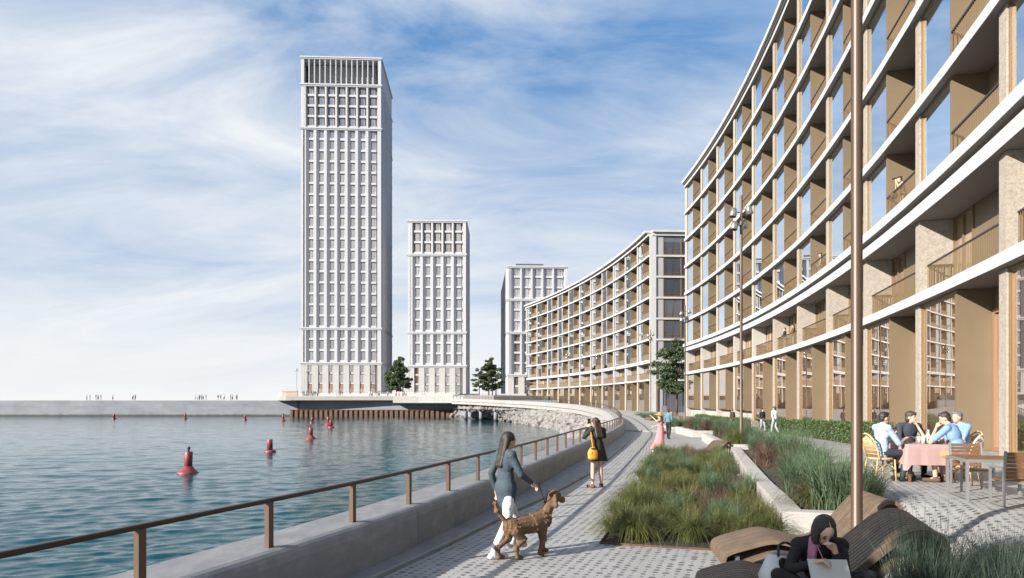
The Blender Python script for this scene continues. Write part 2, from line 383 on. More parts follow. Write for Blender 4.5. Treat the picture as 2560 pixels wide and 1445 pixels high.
def resample(L, step):
    out = [L[0]]; acc = 0.0; prev = L[0]
    for p in L[1:]:
        d = (p-prev).length
        while acc+d >= step:
            prev = prev+(p-prev)*((step-acc)/d); out.append(prev.copy()); d = (p-prev).length; acc = 0.0
        acc += d; prev = p
    return out
def normals(L):            # horizontal normal to the right hand of the line
    N = []
    for i in range(len(L)):
        t = L[min(i+1, len(L)-1)]-L[max(i-1, 0)]; t.z = 0; t.normalize(); N.append(Vector((t.y, -t.x, 0)))
    return N
def interp(x, *pts):
    if x <= pts[0][0]: return pts[0][1]
    for (a, va), (b, vb) in zip(pts, pts[1:]):
        if x <= b: return va+(vb-va)*(x-a)/(b-a)
    return pts[-1][1]
def quay_x(y):
    for a, b in zip(QUAY, QUAY[1:]):
        if a.y <= y <= b.y: return a.x+(b.x-a.x)*(y-a.y)/max(b.y-a.y, 1e-6)
    return QUAY[0].x if y < QUAY[0].y else QUAY[-1].x
EDGE = [(-2.5,-8),(0.5,0),(2.6,5.5),(3.5,8.6),(4.14,10.9),(4.6,12.66),(5.25,15.4),(6.5,20.2),(8.13,26.4),(10.2,38.3),(11.4,49.6),(12.4,58),(14,70),(16,90),(17,130)]
def edge_x(y): return interp(y, *[(b, a) for a, b in EDGE])
def low(y): return interp(y, (38, 0.0), (62, -0.2), (72, -0.2), (104, 0.55), (200, 0.55))
def high(y): return interp(y, (24, 0.6), (62, -0.2), (72, -0.2), (104, 0.55), (200, 0.55))
def ground_z(x, y):
    e = max(0.0, min(1.0, (x-edge_x(y)-interp(y,(9.4,.3),(11,1.45)))/interp(y,(9.4,3.4),(11,.45)))); e = e*e*(3-2*e)
    return low(y)+(high(y)-low(y))*e
def sweep(mb, L, prof, mat=0, z=lambda p: p.z, closed=True, smooth=False, N=None):   # prof: (offset to the right, height above line)
    N = N or normals(L); vs = []; fs = []
    for p, n in zip(L, N):
        for o, h in (prof(p) if callable(prof) else prof): vs.append((p.x+n.x*o, p.y+n.y*o, z(p)+h))
    k = len(vs)//len(L)
    for i in range(len(L)-1):
        for j in range(k if closed else k-1):
            a = i*k+j; b = i*k+(j+1) % k; fs.append((a, b, b+k, a+k))
    if closed: fs.append(tuple(range(k))[::-1]); fs.append(tuple(range((len(L)-1)*k, len(L)*k)))
    mb.add(vs, fs, mat, smooth)

# ------------------------------------------------------------------ water, sea bed, ground
WZ = -1.8
def water_sheet():
    rg = np.random.RandomState(4); nr, na = 900, 420
    rad = 5.5*(190/5.5)**(np.arange(nr)/(nr-1)); ang = np.radians(-52+76*np.arange(na)/(na-1))
    Rr, Aa = np.meshgrid(rad, ang, indexing='ij'); X = Rr*np.sin(Aa); Y = Rr*np.cos(Aa); Z = np.zeros_like(X)
    cell = Rr*np.log(190/5.5)/(nr-1)
    for i in range(70):
        lam = 0.28*(7.0/0.28)**(i/69); k = 2*np.pi/lam; th = rg.normal(0, .55)+.35; d = (np.sin(th), -np.cos(th))
        slope = .050*(1.0 if lam < .6 else (.6/lam)**1.05); w = np.clip((lam/cell-3)/3, 0, 1)
        fade = np.clip((192-Rr)/10, 0, 1)
        gust = .8+.2*np.sin(X*.05*(1+i % 3)+Y*.09+i)
        Z += slope/k*w*fade*gust*np.sin(k*(d[0]*X+d[1]*Y)+rg.rand()*6.28)
    V = np.stack([X, Y, Z+WZ], -1).reshape(-1, 3); i = np.arange(nr-1)[:, None]*na+np.arange(na-1)[None, :]
    Q = np.stack([i, i+1, i+na+1, i+na], -1).reshape(-1, 4)[:, ::-1]
    nv = len(V); far = [(-3000,-300,WZ-.06),(3000,-300,WZ-.06),(3000,5000,WZ-.06),(-3000,5000,WZ-.06)]
    me = bpy.data.meshes.new('water'); V = np.vstack([V, far]); nq = len(Q)+1; Q = np.vstack([Q, [[nv, nv+1, nv+2, nv+3]]])
    me.vertices.add(len(V)); me.vertices.foreach_set('co', V.ravel()); me.loops.add(nq*4); me.loops.foreach_set('vertex_index', Q.ravel().astype(np.int32))
    me.polygons.add(nq); me.polygons.foreach_set('loop_start', np.arange(nq, dtype=np.int32)*4); me.polygons.foreach_set('use_smooth', np.ones(nq, dtype=bool))
    me.update(calc_edges=True); me.validate(); me.materials.append(M['water']); return me
tag(link('water', water_sheet()), kind='structure')
mb = MB(); ys = [-8+i*0.75 for i in range(int(166/0.75)+1)]; vs = []; fs = []
for y in ys:
    x0 = quay_x(y)+0.1; e0 = max(edge_x(y)+1.45, x0+1.0)
    xs = [x0+(e0-x0)*j/14 for j in range(14)]+[e0, e0+.15, e0+.3, e0+.45]+[e0+.45+(44-(e0-x0))*(j/20)**1.3 for j in range(1, 21)]
    vs += [(x, y, ground_z(x, y)) for x in xs]; NXG = len(xs)-1
for i in range(len(ys)-1):
    for j in range(NXG): a = i*(NXG+1)+j; fs.append((a, a+1, a+NXG+2, a+NXG+1))
mb.add(vs, fs, 0, True); tag(mb.obj('promenade_pavement', M['paving']), kind='structure')
mb = MB(); mb.prism([(-9,160),(60,156.5),(900,700),(60,900),(-9,262)], WZ-1.5, 0.53); mb.prism([(30,-8),(500,-200),(900,700),(60,156),(54,100)], -2.5, -0.4)
tag(mb.obj('inland_ground', M['concretewet']), kind='structure')

# ------------------------------------------------------------------ quay wall with its low step, then the raised ramp
L1 = [p for p in QUAY if p.y <= 53.5]
qw = thing('quay_wall', 'low grey concrete quay wall with a rounded inner edge under the brown railing', 'wall')
QL = resample(L1, .4); SEG = 12
for k in range(0, len(QL)-1, SEG):
    part = QL[k:k+SEG+1]
    if len(part) < 2: break
    nn = normals(QL)[k:k+SEG+1]; part = [p.copy() for p in part]; dd = (part[-1]-part[-2]).normalized()*.012; part[-1] = part[-1]-dd
    mb = MB(); sweep(mb, part, [(-.53,-3.2),(-.53,0.0),(.08,0.005),(.135,-.008),(.175,-.03),(.20,-.07),(.215,-.13),(.24,-3.2)], 0, smooth=False, N=nn); mb.obj('wall_segment', M['concrete'], qw)
L1b = [p for p in QUAY if 1 <= p.y <= 51]
stepw = lambda y: interp(y, (5, .42), (9, .46), (13, .62), (20.6, 1.02), (34, .98), (45, .86), (51, .84))
mb = MB()
sweep(mb, L1b, lambda p: [(.22,-.1),(.22,.085),(stepw(p.y)-.03,.068),(stepw(p.y),.05),(stepw(p.y),-.1)], 0, z=lambda p: low(p.y))
tag(mb.obj('quay_step', M['concrete']), 'long grey concrete step running along the foot of the quay wall', 'step')
L2 = resample([p for p in QUAY if p.y >= 51.5], 1.0)
ramp = thing('curved_ramp', 'curved white concrete ramp rising above the rock slope towards the towers', 'ramp')
mb = MB(); sweep(mb, L2, [(-.55,-.62),(-.55,-.02),(-.53,0),(.1,0.004),(.2,-.05),(.22,-.62)], 0); mb.obj('parapet', M['rampconc'], ramp)
mb = MB(); sweep(mb, L2, [(-.38,-1.18),(-.38,-.66),(-.2,-.622),(4.6,-.624),(4.6,-1.18)], 0); mb.obj('deck_beam', M['rampconc'], ramp)
N2 = normals(L2); pier_mb = MB(); pier_mb.lathe([(.42,-3.6),(.42,-0.0)], 14); pm = pier_mb.mesh('ramp_pier', M['concretewet'])
for i in range(48, len(L2), 7):
    p = L2[i]; n = N2[i]; link('ramp_pier', pm, ramp, (p.x+n.x*1.4, p.y+n.y*1.4, p.z-1.19))

# ------------------------------------------------------------------ railing: handrail and single posts
rail = thing('railing', 'brown metal railing with flat posts running along the whole curved quay and ramp', 'railing')
RL = resample([p for p in QUAY if p.y >= -3], 0.4)
mb = MB(); sweep(mb, RL, [(-.032,.462),(-.036,.480),(-.030,.498),(-.02,.504),(.02,.504),(.030,.498),(.036,.480),(.032,.462)], 0); mb.obj('handrail', M['rail'], rail)
posts = []; acc = 0; PP = resample(QUAY, 0.05); S0 = None
NPP = normals(PP); want = 0.0; s = 0.0
best = min(range(len(PP)), key=lambda i: (PP[i]-Vector((-2.46,7.2,.62))).length)
near_post = MB(); near_post.box(-.026,.026,-.038,.038,-.005,.465); nm = near_post.mesh('railing_post', M['post'])
i = best; idx = []
while i > 0: idx.append(i); i -= 32
i = best+32
while i < len(PP)-2: idx.append(i); i += 32 if PP[min(i, len(PP)-1)].y < 53 else 30
for i in sorted(idx):
    p = PP[i]; n = NPP[i]
    if p.y < 2: continue
    link('post', nm, rail, (p.x, p.y, p.z), math.atan2(n.y, n.x))

# ------------------------------------------------------------------ breakwater, podium under the towers, sheet piles
mb = MB(); mb.prism([(-420,192.5),(-58,192.5),(-58,214),(-420,214)], -4, 2.4)
tag(mb.obj('breakwater', M['concretewet']), 'long straight grey concrete breakwater left of the towers', 'breakwater')
pod = thing('podium', 'concrete podium carrying the two tall towers above the water', 'podium')
mb = MB(); mb.prism([(-60.2,193.2),(-14.5,188),(-9,158),(10,158),(10,262),(-60.2,262)], -4, 2.45); mb.obj('wall', M['concretewet'], pod)
edge = [(-63.5,192),(-62.6,189.8),(-60,188.8),(-31.2,188.0)]
mb = MB(); mb.prism(edge+[(-31.2,262),(-63.5,262)], 2.46, 3.5); mb.obj('deck', M['rampconc'], pod)
mb = MB(); mb.prism([(-31.19,186.5),(-24,184.5),(-14.6,180),(-12.6,166),(-10.5,156),(-4,156),(24,200),(24,262),(-31.19,262)], 1.75, 3.505); mb.obj('deck', M['rampconc'], pod)
sp = MB(); 
for k in range(1):
    sp.add([(0,0,0),(.28,-.36,0),(.85,-.36,0),(1.13,0,0),(1.36,0,0)]+[(0,0,1.9),(.28,-.36,1.9),(.85,-.36,1.9),(1.13,0,1.9),(1.36,0,1.9)], [(i,i+1,i+6,i+5) for i in range(4)])
    sp.box(-.06,1.36,-.42,.05,1.9,2.02)
spm = sp.mesh('sheet_pile', M['rust'])
A, B = Vector((-59.9,192.2,0)), Vector((-14.5,186.9,0)); nsp = 33
ang = math.atan2(B.y-A.y, B.x-A.x)
piles = thing('sheet_pile_wall', 'row of rusty brown steel sheet piles along the foot of the podium', 'sheet piling')
for k in range(nsp):
    p = A.lerp(B, k/nsp); link('sheet_pile', spm, piles, (p.x, p.y, WZ-.3), ang)
# guard rails of the podium edge
gr = thing('podium_railing', 'thin glass and metal guard rail round the podium edge under the towers', 'railing')
mgr = glass('guard_glass', 0.25, (1,1,1), (0.5,0.45,0.38), (0.55,0.5,0.42), interior=False)
def transparent(name, c, fac):
    m = bpy.data.materials.new(name); m.use_nodes = True; m.node_tree.nodes.clear(); T = NT(m.node_tree)
    d = T.new('ShaderNodeBsdfPrincipled', i_Base_Color=tuple(c)+(1,), i_Roughness=0.2); t = T.new('ShaderNodeBsdfTransparent')
    mx = T.new('ShaderNodeMixShader', i_0=fac); T.l.new(t.outputs[0], mx.inputs[1]); T.l.new(d.outputs[0], mx.inputs[2])
    T.l.new(mx.outputs[0], T.new('ShaderNodeOutputMaterial').inputs[0]); return m
M['guard'] = transparent('guard_panel_glass', (0.62,0.60,0.55), 0.10)
ge = [Vector(p+(3.5,)) for p in [(-63.2,192.2),(-62.3,190),(-59.9,189),(-31,188.2),(-24.2,184.8),(-15,180.3),(-13,166.5)]]
for a, b in zip(ge, ge[1:]):
    mb = MB(); mb.bar(a+Vector((0,0,.55)), b+Vector((0,0,.55)), .02, 1.05); mb.obj('glass_panel', M['guard'], gr)
    mb = MB(); mb.bar(a+Vector((0,0,1.1)), b+Vector((0,0,1.1)), .06, .05); mb.obj('handrail', M['bronzedark'], gr)
mb = MB(); mb.prism([(-63.3,196),(-58.2,193.0),(-58.1,193.4),(-63.2,196.5)], 3.51, 5.0)
tag(mb.obj('terrace_screen', M['bronze']), 'low bronze screen at the left end of the podium deck', 'screen')
mb = MB(); mb.prism([(-62,218),(-10,218),(26,218),(26,262),(-62,262)], 3.5, 4.5)
tag(mb.obj('tower_plinth', M['towerbase']), 'pale stone plinth under the tower feet', 'plinth')

# ------------------------------------------------------------------ rock slope under the ramp
def rock_mesh(seed, big=False):
    r = random.Random(seed); mb = MB(); n = 9; vs = []; k = 5
    for i in range(k+1):
        t = -math.pi/2+math.pi*i/k
        for j in range(n):
            q = 2*math.pi*(j+0.3*(i % 2))/n; rr = 0.5*(0.72+0.5*r.random())
            vs.append((rr*math.cos(t)*math.cos(q)*1.25, rr*math.cos(t)*math.sin(q), rr*math.sin(t)*0.75))
    fs = [(i*n+j, i*n+(j+1) % n, (i+1)*n+(j+1) % n, (i+1)*n+j) for i in range(k) for j in range(n)]
    mb.add(vs, fs, 0, False); return mb.mesh('rock', M['rock'])
RM = [rock_mesh(i) for i in range(9)]
water_edge = [(-16.5,182),(-14,180),(-5.2,173),(0.8,133),(5.0,108),(6.2,93),(6.4,79),(6.6,66),(5.6,54)]
def we_x(y): return interp(y, *[(b, a) for a, b in water_edge[::-1]])
def slope_pt(u, y):        # u 0 at water, 1 under the ramp
    xr = quay_x(y) if y < 155 else -10
    xw = we_x(y); x = xw+(xr+1.0-xw)*u
    top = interp(y, (55,-.9),(70,-.35),(90,.2),(110,.75),(140,.9),(160,1.2),(182,1.0))
    bump = 0.35*math.sin(y*0.31+u*2)*math.sin(y*0.13+1)
    return Vector((x, y, WZ-0.15+(top-WZ)*min(1, u*1.25)**0.8+bump*min(1, 2*u)))
mb = MB(); vs = []; fs = []; yy = [54+i*2 for i in range(65)]
for y in yy:
    for j in range(9):
        p = slope_pt(j/8, y); vs.append((p.x, p.y, p.z-0.35))
for i in range(len(yy)-1):
    for j in range(8): a = i*9+j; fs.append((a, a+1, a+10, a+9))
mb.add(vs, fs, 0); tag(mb.obj('rock_bank', M['rock']), kind='structure')
rr = random.Random(3); cand = []
for k in range(3600):
    y = 54+128*(rr.random()**0.8); u = rr.random()**0.8; p = slope_pt(u, y)
    s_ = 0.55+1.0*rr.random()**2+0.35*(y > 110)
    cand.append((s_/p.y, p, s_, rr.random()*6.3, rr.random()-.5, rr.random()-.5, rr.randrange(9)))
cand.sort(key=lambda c: -c[0])
def rock_mat(c): return Matrix.Translation(c[1]) @ Matrix.Rotation(c[3], 4, 'Z') @ Matrix.Rotation(c[4]*1.2, 4, 'X') @ Matrix.Rotation(c[5]*1.2, 4, 'Y') @ Matrix.Scale(c[2], 4)
for c in cand[:300]:
    tag(link('rock', RM[c[6]], None, mat=rock_mat(c)), 'pale jagged granite boulder lying on the bank below the curved ramp', 'rock', 'boulders on the bank below the ramp')
V = []; Fc = []; off = 0
for c in cand[300:]:
    me = RM[c[6]]; mt = rock_mat(c); V += [tuple(mt @ v.co) for v in me.vertices]
    Fc += [[off+i for i in p.vertices] for p in me.polygons]; off += len(me.vertices)
me = bpy.data.meshes.new('bank_rubble'); me.from_pydata(V, [], Fc); me.materials.append(M['rock'])
tag(link('bank_rubble', me), kind='stuff')
# ------------------------------------------------------------------ curved apartment blocks
class Arc:
    def __init__(s, x0, y0, h, c, s0=0.0): s.p = (x0, y0, h, c); s.cache = {}
    def pos(s, t):
        x0, y0, h, c = s.p          # heading h - c*t
        th = h-c*t
        return Vector((x0+(math.cos(th)-math.cos(h))/c, y0-(math.sin(th)-math.sin(h))/c, 0))
    def line(s, a, b, n): return [s.pos(a+(b-a)*i/n) for i in range(n+1)]
def bay_matrix(arc, s_near, s_far, z):
    P = arc.pos(s_far); Q = arc.pos(s_near); x = (Q-P).normalized(); zz = Vector((0,0,1)); y = zz.cross(x)
    m = Matrix((x, y, zz)).transposed().to_4x4(); m.translation = Vector((P.x, P.y, z)); return m, (Q-P).length

def frame_box(mb, x0, x1, y0, y1, z0, z1, w, mat=0):      # rectangular frame standing in the xz plane
    mb.box(x0, x1, y0, y1, z1-w, z1, mat); mb.box(x0, x1, y0, y1, z0, z0+w, mat)
    mb.box(x0, x0+w, y0, y1, z0+w, z1-w, mat); mb.box(x1-w, x1, y0, y1, z0+w, z1-w, mat)
def plate(x0, x1, y, z0, z1):
    mb = MB(); mb.add([(x0,y,z0),(x1,y,z0),(x1,y,z1),(x0,y,z1)], [(0,1,2,3)]); return mb

def bay_kit(w, h, pier_mat, pw=0.5, ww=3.05, dep=1.05, seams=True, light=False):
    """meshes of one upper-storey bay, w wide and h high: x runs towards the near end, y into the building"""
    k = {}
    mb = MB(); mb.box(0, pw, 0.0, .55, 0, h); k['pier'] = [mb.mesh('pier', pier_mat)]
    mb = MB(); x0, x1 = pw+.003, pw+ww
    frame_box(mb, x0, x1, .05, .2, .003, h-.003, .08); frame_box(mb, x0+.08, x1-.08, .08, .17, .083, h-.083, .04)
    k['window'] = [mb.mesh('window', M['bronzedark'])]
    k['pane'] = [plate(x0+.11, x1-.11, .11, .11, h-.11).mesh('pane', M['glass'])]
    mb = MB(); mb.box(x1+.003, x1+.09, .045, dep, .002, h-.002); k['return_panel'] = [mb.mesh('return_panel', M['bronze'])]
    mb = MB(); a = x1+.093; b = w; d0 = a+(b-a)*.42
    mb.box(a, d0-.01, dep, dep+.08, .002, h-.002); mb.box(d0, b+.3, dep, dep+.08, 2.5, h-.002); mb.box(b-.5, b+.3, dep, dep+.08, .002, 2.49)
    k['back_panel'] = [mb.mesh('back_panel', M['bronze'])]
    mb = MB(); frame_box(mb, d0+.003, b-.51, dep-.03, dep+.07, .01, 2.49, .08); mid = (d0+b-.5)/2; mb.box(mid-.05, mid+.05, dep-.031, dep+.069, .09, 2.41)
    k['door'] = [mb.mesh('balcony_door', M['bronzedark'])]
    k['door_pane'] = [plate(d0+.08, b-.59, dep+.03, .09, 2.41).mesh('pane', M['endglass'])]
    mb = MB(); mb.box(a, b-.01, .025, .09, 0.98, 1.04, 1); mb.box(a, b-.01, .035, .08, .06, .09)
    n = int((b-a)/.13)
    if not light:
        for i in range(n): x = a+.02+i*.13; mb.box(x, x+.018, .05, .066, .09, .98)
    else:
        mb.box(a, b-.01, .05, .065, .09, .98)
    k['railing'] = [mb.mesh('balcony_railing', [M['baluster'] if not light else M['bronze'], M['rail']])]
    return k

def put_bay(root, k, m, skip=(), lights=None):
    o = None
    for name in ('pier', 'return_panel', 'back_panel', 'railing'):
        if name in k and name not in skip: link({'railing': 'balcony_railing'}.get(name, name), k[name][0], root, mat=m)
    for name, ch in (('window', 'pane'), ('door', 'door_pane'), ('window2', 'pane2')):
        if name in k and name not in skip:
            f = link({'door': 'balcony_door', 'window2': 'window'}.get(name, name), k[name][0], root, mat=m)
            link('pane', k[ch][0], f)

def first_kit(w, h, pier_mat, dep=1.1, light=False):
    k = {}
    mb = MB(); mb.box(0, .5, 0, dep+.1, 0, h); k['pier'] = [mb.mesh('pier', pier_mat)]
    a, b = .503, w; e1 = a+(b-a)*.27; e2 = a+(b-a)*.66
    mb = MB(); mb.box(e1+.005, e2-.005, dep, dep+.08, .002, h-.002); mb.box(e1, e2, dep+.081, dep+.1, .002, h-.002); k['back_panel'] = [mb.mesh('back_panel', M['bronze'])]
    for nm, p, x0, x1 in (('window', 'pane', a, e1), ('window2', 'pane2', e2, b+.3)):
        mb = MB(); frame_box(mb, x0, x1, dep-.04, dep+.06, .004, h-.004, .1); c = (x0+x1)/2; mb.box(c-.06, c+.06, dep-.041, dep+.061, .104, h-.104)
        k[nm] = [mb.mesh('window', M['bronzedark'])]; k[p] = [plate(x0+.1, x1-.1, dep+.02, .1, h-.1).mesh('pane', M['curtainglass'])]
    mb = MB(); a = .56; b = w-.01; mb.box(a, b, .22, .27, 1.0, 1.05, 1); mb.box(a, b, .225, .265, .06, .09); mb.box(a, a+.04, .27, dep-.05, 1.0, 1.05, 1)
    if not light:
        for i in range(int((b-a)/.13)): x = a+i*.13; mb.box(x, x+.018, .237, .254, .09, 1.0)
        for i in range(7): y = .3+i*.105; mb.box(a, a+.02, y, y+.02, .06, 1.0)
    else: mb.box(a, b, .24, .255, .09, 1.0)
    k['railing'] = [mb.mesh('balcony_railing', [M['baluster'] if not light else M['bronze'], M['rail']])]
    return k

def ground_kit(w, h, z0, pier_mat, dep=1.05, ww=3.5, plinth=0.0):
    """z 0 is the underside of the first slab less h; plinth lifts the window box"""
    k = {}; pw = .5
    mb = MB(); mb.box(0, pw, 0, .6, z0, h); k['pier'] = [mb.mesh('pier', pier_mat)]
    x0, x1 = pw+.003, pw+ww; zb = plinth+.01
    mb = MB(); frame_box(mb, x0, x1, .05, .22, zb, h-.003, .09); frame_box(mb, x0+.09, x1-.09, .08, .19, zb+.09, h-.093, .05); k['window'] = [mb.mesh('window', M['bronzedark'])]
    k['pane'] = [plate(x0+.13, x1-.13, .12, zb+.13, h-.13).mesh('pane', M['shopglass'])]
    mb = MB(); mb.box(x1+.003, x1+.1, .045, dep, zb, h-.002)
    if plinth: mb.box(x0, w+.4, .16, dep, zb-.07, zb-.003)
    k['return_panel'] = [mb.mesh('return_panel', M['bronze'])]
    a = x1+.103; b = w+.4; hd = h-.65
    mb = MB(); mb.box(a, b, dep, dep+.1, hd+.01, h-.002)
    if plinth: mb.box(pw+.003, w, .58, .68, z0, zb-.08, 1)
    k['back_panel'] = [mb.mesh('back_panel', [M['bronze'], pier_mat])]
    mb = MB(); frame_box(mb, a+.003, b, dep-.05, dep+.09, zb, hd, .11); c = (a+b)/2-.1; mb.box(c-.07, c+.07, dep-.051, dep+.091, zb+.11, hd-.11)
    k['door'] = [mb.mesh('shop_door', M['copper'])]; k['door_pane'] = [plate(a+.11, b-.11, dep+.03, zb+.11, hd-.11).mesh('pane', M['curtainglass'])]
    return k
M['curtainglass'] = glass('curtained_window', 0.06, (1,1,1), (0.12,0.08,0.055), (0.45,0.36,0.26))

def block(name, label, arc, nb, bay, first, zs, pier_mat, kits, depth, roof_over=.55, mass_mat=None, slab_in=1.2):
    """zs: absolute heights. kits: functions"""
    root = thing(name, label, 'apartment block')
    s0, s1 = first*bay, (first+nb)*bay; nseg = nb*2
    L = arc.line(s0, s1, nseg); N = normals(L); N = N   # right-hand normal points into the building
    flat = lambda z: [Vector((p.x, p.y, z)) for p in L]
    for (z0, z1, over, nm) in zs['slabs']:
        mb = MB(); sweep(mb, flat(0), [(-over, z0), (-over, z1), (slab_in, z1), (slab_in, z0)], 0, N=N); mb.obj(nm, M['white'], root)
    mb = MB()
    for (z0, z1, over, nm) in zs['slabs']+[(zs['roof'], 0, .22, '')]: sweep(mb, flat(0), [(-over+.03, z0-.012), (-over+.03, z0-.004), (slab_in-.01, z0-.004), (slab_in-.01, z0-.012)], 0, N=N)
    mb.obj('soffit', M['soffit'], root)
    mb = MB(); t = zs['roof']
    sweep(mb, flat(0), [(-.22, t), (-.22, t+.32), (slab_in, t+.32), (slab_in, t)], 0, N=N)
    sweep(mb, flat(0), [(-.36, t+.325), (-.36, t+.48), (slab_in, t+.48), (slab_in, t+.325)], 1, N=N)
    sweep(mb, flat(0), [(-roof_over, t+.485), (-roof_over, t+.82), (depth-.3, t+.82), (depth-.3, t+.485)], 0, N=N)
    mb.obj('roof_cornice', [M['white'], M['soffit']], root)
    mb = MB(); sweep(mb, flat(0), [(slab_in+.003, zs['base']), (slab_in+.003, t+.4), (depth, t+.4), (depth, zs['base'])], 0, N=N)
    mb.obj('wall', mass_mat or M['grey'], root)
    return root

# --- right-hand block
RA = Arc(12.767, 18.665, .26744, .0037153); RB = 7.36583
RZL = [EYE+v for v in (3.45, 3.78, 6.43, 7.38)]; rlev = [EYE+v for v in (10.2, 13.65, 17.1, 20.55, 24.0)]; rth = .33
RFIRST, RN = -2, 12
slabs = [(RZL[0], RZL[1], .22, 'floor_slab'), (RZL[2], RZL[2]+.42, .22, 'floor_slab'), (RZL[2]+.423, RZL[3]-.37, .05, 'floor_slab'), (RZL[3]-.367, RZL[3], .38, 'floor_slab')]
slabs += [(z, z+rth, .22, 'floor_slab') for z in rlev]
right = block('apartment_block', 'long curved white and bronze apartment block with loggias on the right beside the hedge', RA, RN, RB, RFIRST,
              dict(slabs=slabs, roof=EYE+27.45, base=-1.0), M['stone'], None, 15.0)
floors = [(RZL[3], rlev[0])]+[(z+rth, (rlev+[EYE+27.45])[i+1]) for i, z in enumerate(rlev)]
w = 2*math.sin(RB*.0037153/2)/.0037153
kitA = [bay_kit(w, z1-z0-.02, M['stone']) for z0, z1 in floors]
kitB = [bay_kit(w, z1-z0-.02, M['stonewhite']) for z0, z1 in floors]
f1 = first_kit(w, RZL[2]-RZL[1]-.02, M['stone']); f1b = first_kit(w, RZL[2]-RZL[1]-.02, M['stonewhite'])
g_near = ground_kit(w, RZL[0]-.62, -1.0, M['stone'], plinth=0.0); g_far = ground_kit(w, RZL[0]-.62, -1.2, M['stonewhite'], plinth=.72)
for i in range(RFIRST, RFIRST+RN):
    near, far = i*RB, (i+1)*RB; A_ = i < 5
    for (z0, z1), ka, kb in zip(floors, kitA, kitB): put_bay(right, ka if A_ else kb, bay_matrix(RA, near, far, z0)[0])
    put_bay(right, f1 if A_ else f1b, bay_matrix(RA, near, far, RZL[1])[0])
    put_bay(right, g_near if i < 6 else g_far, bay_matrix(RA, near, far, .6)[0])
mb = MB(); P = RA.pos((RFIRST+RN)*RB); n_ = Vector((math.cos(RA.p[2]-RA.p[3]*(RFIRST+RN)*RB), -math.sin(RA.p[2]-RA.p[3]*(RFIRST+RN)*RB), 0)); t_ = Vector((-n_.y, n_.x, 0))
a, b = P+t_*.02, P+n_*15+t_*.02
mb.prism([(a.x,a.y),(b.x,b.y),((b+t_*.4).x,(b+t_*.4).y),((a+t_*.4).x,(a+t_*.4).y)], -1, EYE+27.4); mb.obj('end_wall', M['stonewhite'], right)

# --- middle block
MA = Arc(20.919, 108.328, -.0551163, .00335187); MBY = 7.83811
mz = [EYE+v for v in (3.15, 3.40, 5.83, 6.33)]; mlev = [EYE+v for v in (9.3, 12.48, 15.66, 18.84, 22.02)]; mth = .27
slabs = [(mz[0], mz[1], .2, 'floor_slab'), (mz[2], mz[2]+.25, .2, 'floor_slab'), (mz[2]+.253, mz[3], .3, 'floor_slab')]+[(z, z+mth, .2, 'floor_slab') for z in mlev]
mid = block('apartment_block', 'curved bronze and white apartment block in the middle distance behind the ramp', MA, 11, MBY, 0,
            dict(slabs=slabs, roof=EYE+25.2, base=-.5), M['white'], None, 15.0, roof_over=.7)
mfl = [(mz[3], mlev[0])]+[(z+mth, (mlev+[EYE+25.2])[i+1]) for i, z in enumerate(mlev)]
w = 2*math.sin(MBY*.00335187/2)/.00335187
mk = [bay_kit(w, z1-z0-.02, M['white'], pw=.32, ww=3.3, dep=.95, light=True) for z0, z1 in mfl]
mf1 = first_kit(w, mz[2]-mz[1]-.02, M['white'], light=True); mg = ground_kit(w, mz[0]-.52, -.6, M['stonewhite'], ww=3.9)
for i in range(11):
    for (z0, z1), k in zip(mfl, mk): put_bay(mid, k, bay_matrix(MA, i*MBY, (i+1)*MBY, z0)[0])
    put_bay(mid, mf1, bay_matrix(MA, i*MBY, (i+1)*MBY, mz[1])[0]); put_bay(mid, mg, bay_matrix(MA, i*MBY, (i+1)*MBY, .5)[0])
mb = MB(); mb.box(0, .3, 0, .95, 0, EYE+25.19+.6); mb.obj('pier', M['white'], mid).matrix_local = bay_matrix(MA, -.3, 0, -.6)[0]
# near end wall of the middle block: local x runs right along the wall, y away from the camera
h0 = MA.p[2]; P = MA.pos(0); xd = Vector((math.cos(h0), -math.sin(h0), 0)); yd = Vector((math.sin(h0), math.cos(h0), 0))
em = Matrix((xd, yd, Vector((0,0,1)))).transposed().to_4x4(); em.translation = P
ez = [(.5, mz[0]), (mz[1], mz[2])]+mfl
for z0, z1, ov in [(mz[0], mz[1], .3), (mz[2], mz[3], .35)]+[(z, z+mth, .3) for z in mlev]+[(EYE+25.2, EYE+25.68, .4), (EYE+25.69, EYE+26.02, .75)]:
    mb = MB(); mb.box(.32, 15.2, -ov, -.002, z0, z1); mb.obj('floor_slab', M['white'], mid).matrix_local = em
mb = MB()
for z0, z1 in ez[1:]:
    mb.box(.32, 2.1, -.14, -.004, z0+.003, z1-.003); mb.box(6.4, 15, -.14, -.004, z0+.003, z1-.003)
mb.box(.32, 2.0, -.14, -.004, -.5, mz[0]-.003); mb.obj('end_wall', M['grey'], mid).matrix_local = em
for z0, z1 in ez[1:]:
    mb = MB(); h = z1-z0; frame_box(mb, 2.12, 6.38, -.1, -.01, .05, h-.05, .13); mb.box(4.75, 4.95, -.1, -.01, .18, h-.18); mb.box(2.25, 4.75, -.09, -.02, .55, .6)
    m2_ = em @ Matrix.Translation((0, 0, z0)); f = mb.obj('window', M['bronzedark'], mid); f.matrix_local = m2_
    link('pane', plate(2.25, 4.75, -.04, .18, h-.18).mesh('pane', M['endglass']), f); link('pane', plate(4.95, 6.25, -.04, .18, h-.18).mesh('pane', M['endglass']), f)
mb = MB(); mb.box(2.3, 2.5, -.1, -.01, .4, mz[0]-.01); mb.box(3.2, 4.1, -.12, -.012, .4, 3.9); mb.box(6.0, 6.4, -.1, -.01, .4, mz[0]-.01); mb.obj('door', M['darkgrey'], mid).matrix_local = em
